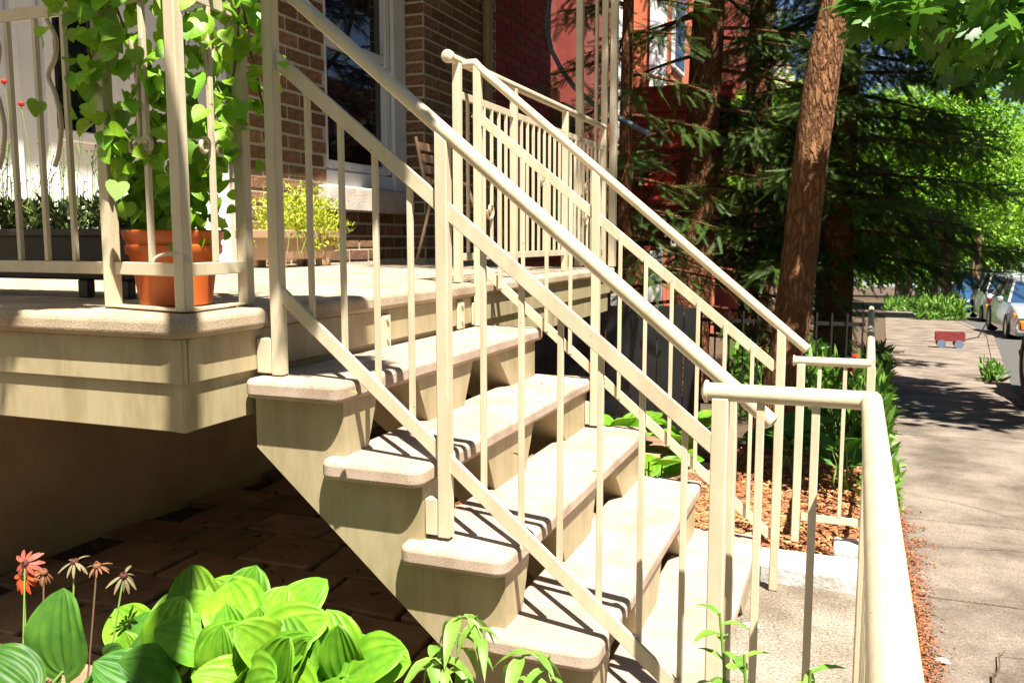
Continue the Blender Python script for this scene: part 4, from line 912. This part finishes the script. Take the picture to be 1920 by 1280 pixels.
def broadleaf(name, base, h, zc, rc, label, seed, n, size, tr, group=None, nclump=26, m_=TREEL):
    rg = np.random.default_rng(seed); t = thing(name, base, label, 'tree', group); b = Vector(base)
    top = b + Vector((rg.normal() * .2, rg.normal() * .2, zc)); trunk_mesh([b + Vector((0, 0, -.1)), b + Vector((.03, 0, zc * .35)), b.lerp(top, .75), top], [tr * 1.25, tr, tr * .8, tr * .5], 'trunk', BARK3, t, n=14, seed=seed)
    C = []; Rr = []; lim = MB()
    for k in range(nclump):
        u_ = rg.normal(size=3); u_ /= np.linalg.norm(u_); p = np.array(b) + np.array([0, 0, zc + rc * .35]) + u_ * rc * np.array([.85, .85, .72]) * rg.random() ** .33
        C.append(p); Rr.append(rc * rg.uniform(.26, .42)); s_ = b.lerp(top, rg.uniform(.6, 1)); lim.tube([s_, s_.lerp(Vector(p), .5) + Vector((0, 0, .15 * rc)), Vector(p)], [tr * .3, tr * .2, tr * .06], 5, False)
    lim.build('limbs', BARK3, t)['kind'] = 'stuff'
    np_mesh('crown', *leaf_cloud(SIMPLE, np.array(C), Rr, n, size, rg), m_, t); return t
# the street trees, each placed by its trunk foot
for (x, y, zc, rc, sd_, nn, lab) in ((3.35, 36.5, 3.9, 4.4, 21, 30000, 'street tree with pale slender trunk rising from the planted pit'), (2.2, 47, 4.4, 3.4, 22, 14000, 'street tree farther on with trunk leaning over the parked cars'),
                              (3.4, 60, 4.4, 3.8, 23, 5000, 'far street tree at the end of the visible pavement'), (4.3, 53, 4.6, 5.2, 24, 22000, 'leafy kerbside tree behind the white minivan'), (13.8, 80, 6, 8.5, 25, 16000, 'tall far tree across the street closing the view'),
                              (-.4, 38, 4.8, 3.3, 26, 6000, 'broadleaf front garden tree beyond the spruces'), (-1.7, 22, 3.4, 2.2, 27, 14000, 'sunlit yellow green tree seen between the spruce trunks'), (14, 12, 4.5, 4, 28, 5000, 'broad tree on the opposite pavement facing the porch'), (13.5, 2, 4.8, 4, 29, 5000, 'tree on the opposite pavement mirrored in the window'), (8.5, 92, 6, 8, 30, 7000, 'great far tree mass where the street ends'), (-1.0, 78, 6, 6, 31, 5000, 'far tree on the house side where the street ends')):
    broadleaf('street_tree', (x, y, zg(y)), 9, zc, rc, lab, sd_, nn, (.10, .22) if y < 50 else (.2, .38), .17)
for (x, y, zc, rc, sd_, lab) in ((-1.6, -5.6, 2.6, 2.4, 41, 'garden tree behind the viewer before the house row'), (-4.6, -6.0, 2.8, 2.5, 42, 'tree by the house wall behind the viewer'), (.2, -8.5, 3.2, 2.9, 43, 'tree behind the viewer beside the pavement'), (13.2, -7, 4.4, 3.8, 44, 'opposite pavement tree nearest behind the viewer'), (13.6, 21, 4.4, 3.9, 45, 'opposite pavement tree facing the silver sedan'), (4.2, -12, 4, 3.4, 46, 'kerbside tree far behind the viewer')):
    broadleaf('street_tree', (x, y, zg(y)), 9, zc, rc, lab, sd_, 3600, (.3, .5), .15)
for k, (ya, yb, mm, lab) in enumerate(((-22, 2, RMORT, 'dark red row house across the street behind the viewer'), (2.2, 24, OBRICK, 'orange brick row house across the street facing the porch'), (24.2, 48, RMORT, 'dark red row house across the street facing the parked cars'))):
    h3 = thing('row_house', (17, (ya + yb) / 2, zg(yb)), lab, 'house'); MB().box(17, 25, ya, yb, -3, 9.5).build('wall', mm, h3, smooth=0)
    for q in range(6):
        for z in (.6, 3.6, 6.6):
            y = ya + 1.2 + q * (yb - ya - 2) / 6; wv = MB().box(16.95, 17.02, y, y + 1.1, z, z + 1.7).build('window', WHITE, h3, smooth=0); MB().box(16.94, 16.96, y + .1, y + 1.0, z + .1, z + 1.6).build('pane', GLASS, wv, smooth=0)
# maple whose low bough hangs into the top right
mp = thing('maple_tree', (2.35, 8.9, zg(8.9)), 'maple on the kerb side with a low leafy bough over the pavement', 'tree')
trunk_mesh([(2.35, 8.9, -.4), (2.33, 8.9, 1.4), (2.2, 8.6, 2.8), (1.9, 8.4, 4.2)], [.19, .16, .14, .09], 'trunk', BARK3, mp, n=18, seed=8)
MB().tube([(2.25, 8.7, 2.5), (1.7, 7.4, 3.05), (1.2, 6.2, 3.05), (.7, 5.2, 2.80), (.35, 4.7, 2.6)], [.06, .045, .03, .016, .006], 8).tube([(1.2, 6.2, 3.05), (1.3, 5.4, 3.0), (1.25, 4.8, 2.75)], [.025, .014, .005], 6).build('limb', BARK3, mp)
rg = np.random.default_rng(77); C = []
for k in range(34):
    u_, v_ = rg.uniform(1625, 1990), rg.uniform(-75, 85) - 12; Yq = rg.uniform(4.3, 5.6); p = onY(u_, v_, Yq); C.append(tuple(p))
V1, F1 = leaf_cloud(ML, np.array(C), np.full(len(C), .17), 620, (.11, .19), rg, .55)
C2 = np.array([[1.9 + rg.normal() * 1.2, 8.9 + rg.normal() * 1.3, 5.2 + rg.normal() * 1.0] for _ in range(26)])
V2, F2 = leaf_cloud(ML, C2, np.full(26, .7), 4200, (.14, .22), rg, .6)
C3 = np.array([tuple(onY(rg.uniform(1690, 1990), rg.uniform(-20, 130), rg.uniform(7.6, 9.2))) for _ in range(12)]); V3, F3 = leaf_cloud(ML, C3, np.full(12, .42), 650, (.13, .2), rg, .6)
np_mesh('crown', np.vstack([V1, V2, V3]), np.vstack([F1, F2 + len(V1), F3 + len(V1) + len(V2)]), MAPLE, mp)

bt = thing('maple_tree', (2.3, -3.2, 0), 'maple behind the viewer whose long bough shades the porch corner', 'tree')
trunk_mesh([(2.3, -3.2, -.1), (2.3, -3.2, 1.6), (2.25, -3.2, 3.2), (2.3, -3.3, 5)], [.2, .17, .15, .08], 'trunk', BARK3, bt, n=18, seed=18)
MB().tube(smooth_path([(2.25, -3.2, 2.9), (1.2, -1.8, 3.5), (.1, -.2, 3.65), (-.6, .8, 3.55), (-1.3, 1.15, 3.45), (-1.9, 1.2, 3.4)]), [.07 * (1 - k / 34) + .006 for k in range(31)], 8).build('limb', BARK3, bt)
C = np.array([[-.5, 1.22, 3.5], [-.62, 1.3, 3.55], [-1.2, .92, 3.5], [-1.32, 1.08, 3.48], [-1.45, .9, 3.5], [-1.55, 1.1, 3.45], [-1.7, .95, 3.45], [-1.8, 1.1, 3.4], [-2.0, .95, 3.4], [-1.9, 1.2, 3.45]])
V1, F1 = leaf_cloud(ML, C, np.full(len(C), .15), 420, (.11, .18), rg, .5)
C2 = np.array([[2.3 + rg.normal() * .9, -3.6 + rg.normal() * .9, 5.4 + rg.normal() * .8] for _ in range(14)]); V2, F2 = leaf_cloud(ML, C2, np.full(14, .6), 1500, (.14, .22), rg, .6)
np_mesh('crown', np.vstack([V1, V2]), np.vstack([F1, F2 + len(V1)]), MAPLE, bt)

# ================================================================== BORDER PLANTS, PIT PLANTS, IRON FENCE
def border(name, c, ext, h, n, label, flowers=0, fm=PINK, sz=.09):
    t = thing(name, c, label, 'plant'); 
    bladefield('foliage', SHRUBL, t, (c[0], c[1], c[2] + .02), (ext[0], ext[1], h), n, sz, up=.9, lean=.55)
    for k in range(flowers):
        x, y = c[0] + random.uniform(-1, 1) * ext[0], c[1] + random.uniform(-1, 1) * ext[1]; z = c[2] + h * random.uniform(.85, 1.15)
        MB().tube([(x - .02, y, c[2] + h * .3), (x, y, z)], .003, 5).build('flower_stem', STEM, t)
        for q in range(4): MB().lathe([(.004, 0), (.018, .008), (.016, .02), (.004, .026)], (x + random.uniform(-.02, .02), y + random.uniform(-.02, .02), z + random.uniform(-.02, .03)), 7).build('bloom', fm, t)
    return t
border('border_plant', (.20, 5.1, zg(5.1)), (.08, .5, .1), .22, 350, 'low yellow green plants at the pavement edge by the street railing', 0, sz=.08)
border('border_plant', (.20, 6.6, zg(6.6)), (.07, .5, .1), .26, 520, 'grassy border plants with pink flowers leaning over the pavement', 4, sz=.13)
border('border_plant', (.24, 8.1, zg(8.1)), (.08, .8, .1), .34, 560, 'taller green border plants past the pink flowers', 3, sz=.14)
border('border_plant', (.30, 10.2, zg(10.2)), (.1, 1.1, .1), .4, 560, 'farthest green border plants under the overhanging spruce', 0, sz=.15)
border('border_plant', (-.12, 6.9, zg(6.9)), (.3, .5, .1), .55, 800, 'leafy sunlit garden plants behind the street railing', 3, REDF, sz=.12)
border('border_plant', (-.55, 8.0, zg(8.0)), (.4, .5, .1), .6, 700, 'shaded garden plants with red flowers by the spruce', 4, REDF, sz=.12)
border('pit_plants', (3.0, 34.9, zg(34.9)), (.75, 1.5, .1), .7, 1100, 'sunny yellow green plants in the tree pit beside the pavement', 0, sz=.28)
border('pit_plants', (2.4, 45.5, zg(45.5)), (.8, 1.8, .1), .5, 600, 'farther planted tree pit beside the parked blue car', 0, sz=.3)
border('kerb_weeds', (1.72, 12.4, zg(12.4)), (.1, .3, .1), .2, 150, 'dark weeds at the kerb by the rear bumper', 0, sz=.12)
fe = thing('iron_fence', (-.5, 7.5, zg(7.5)), 'thin dark iron picket fence in the shade behind the garden plants', 'fence')
for k in range(15): x = -1.5 + k * .115; MB().box(x - .007, x + .007, 7.493, 7.507, zg(7.5), zg(7.5) + .95).build('picket', DARKM, fe, smooth=0)
for z in (.15, .85): MB().box(-1.52, .13, 7.508, 7.52, zg(7.5) + z, zg(7.5) + z + .03).build('rail', DARKM, fe, smooth=0)

bf = thing('shade_screen', (-2.4, 6.9, zg(6.9)), 'low black board screen standing in for the deep shade past the porch end', 'fence')  # black boards added for the deep shade under the spruce, hiding the stair foot
for k in range(22): x = -3.35 + k * .105; MB().box(x - .048, x + .048, 6.89, 6.91, zg(6.9), zg(6.9) + .98 + .01 * (k % 3)).build('board', DARKM, bf, smooth=0)
for z in (.2, .8): MB().box(-3.4, -1.1, 6.911, 6.95, zg(6.9) + z, zg(6.9) + z + .07).build('rail', DARKM, bf, smooth=0)

# ================================================================== CARS
def make_car(c, label, paint, kind='sedan', rear=False):
    t = thing('parked_car', c, label, 'car', None); x, y, z = c; sg = -1 if not rear else 1     # front faces -Y unless rear
    Lh = 2.25; W = .88
    top = {'sedan': [(-2.25, .45), (-2.2, .62), (-1.9, .74), (-1.15, .90), (1.35, .95), (2.1, .90), (2.22, .75), (2.25, .45)], 'van': [(-2.25, .5), (-2.2, .75), (-1.95, .92), (-1.3, 1.05), (2.0, 1.05), (2.2, 1.0), (2.24, .8), (2.25, .5)]}[kind]
    cab = {'sedan': [(-1.15, .90), (-.45, 1.38), (.15, 1.45), (.85, 1.40), (1.6, .95)], 'van': [(-1.35, 1.05), (-.55, 1.62), (.3, 1.70), (1.6, 1.66), (2.1, 1.05)]}[kind]
    def sec(prof, w0, w1, zb, m_, nm, par, inset=0):
        b = MB(); n_ = len(prof)
        for (py, pz) in prof:
            e = 1 - .10 * (abs(py) / 2.25) ** 4
            b.v += [(x - w0 * e, y - sg * -py if False else y + (py if sg < 0 else -py), z + zb), (x - w0 * e * 1.0, y + (py if sg < 0 else -py), z + zb + (pz - zb) * .55), (x - w1 * e, y + (py if sg < 0 else -py), z + pz), (x + w1 * e, y + (py if sg < 0 else -py), z + pz), (x + w0 * e, y + (py if sg < 0 else -py), z + zb + (pz - zb) * .55), (x + w0 * e, y + (py if sg < 0 else -py), z + zb)]
        for i in range(n_ - 1):
            for j in range(5): a = i * 6 + j; b.f.append((a, a + 1, a + 7, a + 6))
        b.f.append((0, 1, 2, 3, 4, 5)); k = (n_ - 1) * 6; b.f.append((k + 5, k + 4, k + 3, k + 2, k + 1, k))
        return b.build(nm, m_, par, bev=.03, seg=3)
    sec(top, W, W - .10, .22, paint, 'body', t)
    g = MB(); 
    def yy_(py): return y + (py if sg < 0 else -py)
    for (py, pz) in cab: wd = W - .10 - (pz - .95) * .42; g.v += [(x - wd, yy_(py), z + pz), (x + wd, yy_(py), z + pz)]
    n_ = len(cab); base = [(x - W + .1, yy_(cab[0][0]), z + cab[0][1] - .04), (x + W - .1, yy_(cab[0][0]), z + cab[0][1] - .04), (x + W - .1, yy_(cab[-1][0]), z + cab[-1][1] - .04), (x - W + .1, yy_(cab[-1][0]), z + cab[-1][1] - .04)]
    for i in range(n_ - 1): a = 2 * i; g.f.append((a, a + 1, a + 3, a + 2))
    g.f.append(tuple(2 * i for i in range(n_))); g.f.append(tuple(2 * i + 1 for i in range(n_ - 1, -1, -1)))
    g.build('windows', CARGL, t, bev=.02)
    r = MB()
    for (py, pz) in cab[1:4]: wd = W - .10 - (pz - .95) * .42 + .012; r.v += [(x - wd, yy_(py), z + pz + .012), (x + wd, yy_(py), z + pz + .012)]
    r.f += [(0, 1, 3, 2), (2, 3, 5, 4)]; o = r.build('roof', paint, t); o.modifiers.new('solid', 'SOLIDIFY').thickness = .03
    for a, b2 in ((cab[0], cab[1]), (cab[3], cab[4])):
        for s_ in (-1, 1):
            wa, wb = W - .10 - (a[1] - .95) * .42, W - .10 - (b2[1] - .95) * .42
            MB().bar((x + s_ * (wa + .005), yy_(a[0]), z + a[1]), (x + s_ * (wb + .005), yy_(b2[0]), z + b2[1]), .06, .05).build('pillar', paint, t, bev=.01)
    for s_ in (-1, 1):
        MB().bar((x + s_ * (W - .10 - .19 + .01), yy_(.2), z + cab[2][1]), (x + s_ * (W - .10 + .01), yy_(.3), z + cab[0][1]), .05, .06).build('pillar', paint, t, bev=.01)
        MB().box(x + s_ * (W + .06) - .07, x + s_ * (W + .06) + .07, yy_(-.75) - .05, yy_(-.75) + .05, z + cab[0][1] + .0, z + cab[0][1] + .13).build('mirror', paint, t, bev=.03)
        for py in (-1.4, 1.4):
            wx = x + s_ * (W - .10)
            tb = MB(); 
            for q in range(24):
                a = 2 * math.pi * q / 24
                for (rr_, dx) in ((.20, -.11), (.32, -.11), (.34, -.06), (.34, .06), (.32, .11), (.20, .11)): tb.v.append((wx + dx, yy_(py) + rr_ * math.cos(a), z + .34 + rr_ * math.sin(a)))
            for q in range(24):
                for j in range(6): a, b3 = q * 6 + j, q * 6 + (j + 1) % 6; c3 = ((q + 1) % 24) * 6; tb.f.append((a, b3, c3 + (j + 1) % 6, c3 + j))
            wh = tb.build('wheel', TYRE, t); MB().tube([(wx - .1, yy_(py), z + .34), (wx + .1, yy_(py), z + .34)], .205, 20).build('rim', RIM, wh)
        MB().box(x + s_ * .62 - .17, x + s_ * .62 + .17, min(yy_(-2.27), yy_(-2.1)), max(yy_(-2.27), yy_(-2.1)), z + .60, z + .74).build('headlight', LAMPG, t, bev=.03)
        MB().box(x + s_ * .80 - .05, x + s_ * .80 + .05, min(yy_(-2.20), yy_(-2.05)), max(yy_(-2.20), yy_(-2.05)), z + .61, z + .72).build('indicator', AMBER, t, bev=.015)
        MB().box(x + s_ * .66 - .16, x + s_ * .66 + .16, min(yy_(2.27), yy_(2.1)), max(yy_(2.27), yy_(2.1)), z + .66, z + .82).build('tail_light', CARM['red'], t, bev=.02)
        MB().box(x + s_ * (W + .001) - .012, x + s_ * (W + .001) + .012, min(yy_(-.3), yy_(-.15)), max(yy_(-.3), yy_(-.15)), z + .78, z + .81).build('door_handle', paint, t)
    MB().box(x - .42, x + .42, min(yy_(-2.285), yy_(-2.2)), max(yy_(-2.285), yy_(-2.2)), z + .46, z + .60).build('grille', BLKPL, t, bev=.01)
    MB().box(x - .80, x + .80, min(yy_(-2.30), yy_(-2.1)), max(yy_(-2.30), yy_(-2.1)), z + .26, z + .42).build('bumper', paint, t, bev=.04)
    return t
def car_at(x, y, lab, p, kind='sedan', rear=False): return make_car((x, y, zg(y) - .03), lab, CARM[p], kind, rear)
car_at(4.36, 25.0, 'silver sedan parked first in the row with its front showing', 'silver')
car_at(5.15, 35.6, 'white minivan parked behind the silver sedan', 'white', 'van')
car_at(5.6, 47.5, 'blue car parked beyond the white minivan and the tree pit', 'blue', 'van')
car_at(5.8, 58, 'grey car parked far down the row past the blue car', 'grey')
car_at(2.72, 9.6, 'light grey car whose rear corner reaches in by the kerb weeds', 'grey', 'sedan', True)
# small red wagon left on the pavement
wgn = thing('toy_wagon', (1.80, 18.6, zg(18.6)), 'small red toy wagon with pale wheels standing on the shaded pavement', 'wagon')
zw = zg(18.6) + .012
b = MB(); b.box(1.57, 2.07, 18.45, 18.75, zw + .14, zw + .17); b.box(1.57, 2.07, 18.45, 18.47, zw + .17, zw + .30); b.box(1.57, 2.07, 18.73, 18.75, zw + .17, zw + .30); b.box(1.57, 1.59, 18.471, 18.729, zw + .17, zw + .30); b.box(2.05, 2.07, 18.471, 18.729, zw + .17, zw + .30)
b.build('tray', mat('dull_red_plastic', (.16, .018, .022), (.22, .03, .03), rough=.6), wgn)
for x in (1.67, 1.97):
    for y in (18.44, 18.76): MB().tube([(x, y - .02, zw + .085), (x, y + .02, zw + .085)], .08, 16).build('wheel', PIPEB, wgn)
MB().tube([(2.07, 18.6, zw + .16), (2.30, 18.6, zw + .22), (2.45, 18.6, zw + .55)], .011, 8).build('handle', BLKPL, wgn)
for x, y, lab in ((5.6, 47, 'slim utility pole standing by the far parked cars'), (7.2, 62, 'distant utility pole at the end of the street')):
    t = thing('utility_pole', (x, y, zg(y)), lab, 'pole'); MB().tube([(x, y, zg(y) - .1), (x, y, zg(y) + 7.5)], [.14, .10], 12).build('mast', WOODP, t); MB().box(x - .8, x + .8, y - .05, y + .05, zg(y) + 6.9, zg(y) + 7.0).build('cross_arm', WOODP, t)

# fallen leaves on the treads and floor, thin white patches on the ground
FL = leafmesh(*lance(.3, .2, 5), SEDUM)
for u, v, z in ((655, 735, .965), (985, 640, .965), (1015, 718, .772), (1060, 820, .579), (960, 850, .772), (487, 562, PT), (730, 540, PT), (640, 545, PT), (1110, 880, .579)):
    p = onZ(u, v, z + .003); o = bpy.data.objects.new('fallen_leaf', FL); COL.objects.link(o); o.location = p; o.rotation_euler = (0, 0, random.uniform(0, 6)); o.scale = (.022, .022, .02)
    tag(o, {.965: 'tiny yellow fallen leaf lying on the uppermost stair tread', .772: 'tiny yellow fallen leaf lying on the second stair tread below the porch', .579: 'tiny yellow fallen leaf lying on the middle stair tread', PT: 'tiny yellow fallen leaf lying on the porch floor'}[z], 'fallen leaf', 'fallen leaves on the steps and porch')
PATCHW = mat('matt_white', (.62, .60, .60), (.74, .72, .72), rough=.8)
for u, v, r_, lab in ((1765, 1238, .024, 'thin white patch lying on the pavement'), (1412, 1172, .03, 'thin white patch lying on the concrete pad by the bottom step')):
    p = onZ(u, v, .0145); pts = [(p.x + r_ * (1 + .35 * math.sin(k * 2.6 + u)) * math.cos(k * .7), p.y + r_ * .7 * (1 + .3 * math.cos(k * 3.1 + u)) * math.sin(k * .7)) for k in range(9)]
    tag(MB().prism(pts, .0142, .0156).build('white_patch', PATCHW, smooth=0), lab, 'paper')
# trees with low crowns close the street where it bends
for x, y, rc, sd_, lab in ((-3, 98, 7, 51, 'low crowned far tree on the house side where the street bends'), (5.5, 104, 7.5, 52, 'low crowned far tree in line with the pavement where the street bends'), (15, 108, 8, 53, 'low crowned far tree in line with the road where the street bends')):
    broadleaf('street_tree', (x, y, zg(y)), 9, 2.6, rc, lab, sd_, 11000, (.3, .55), .2, nclump=40)
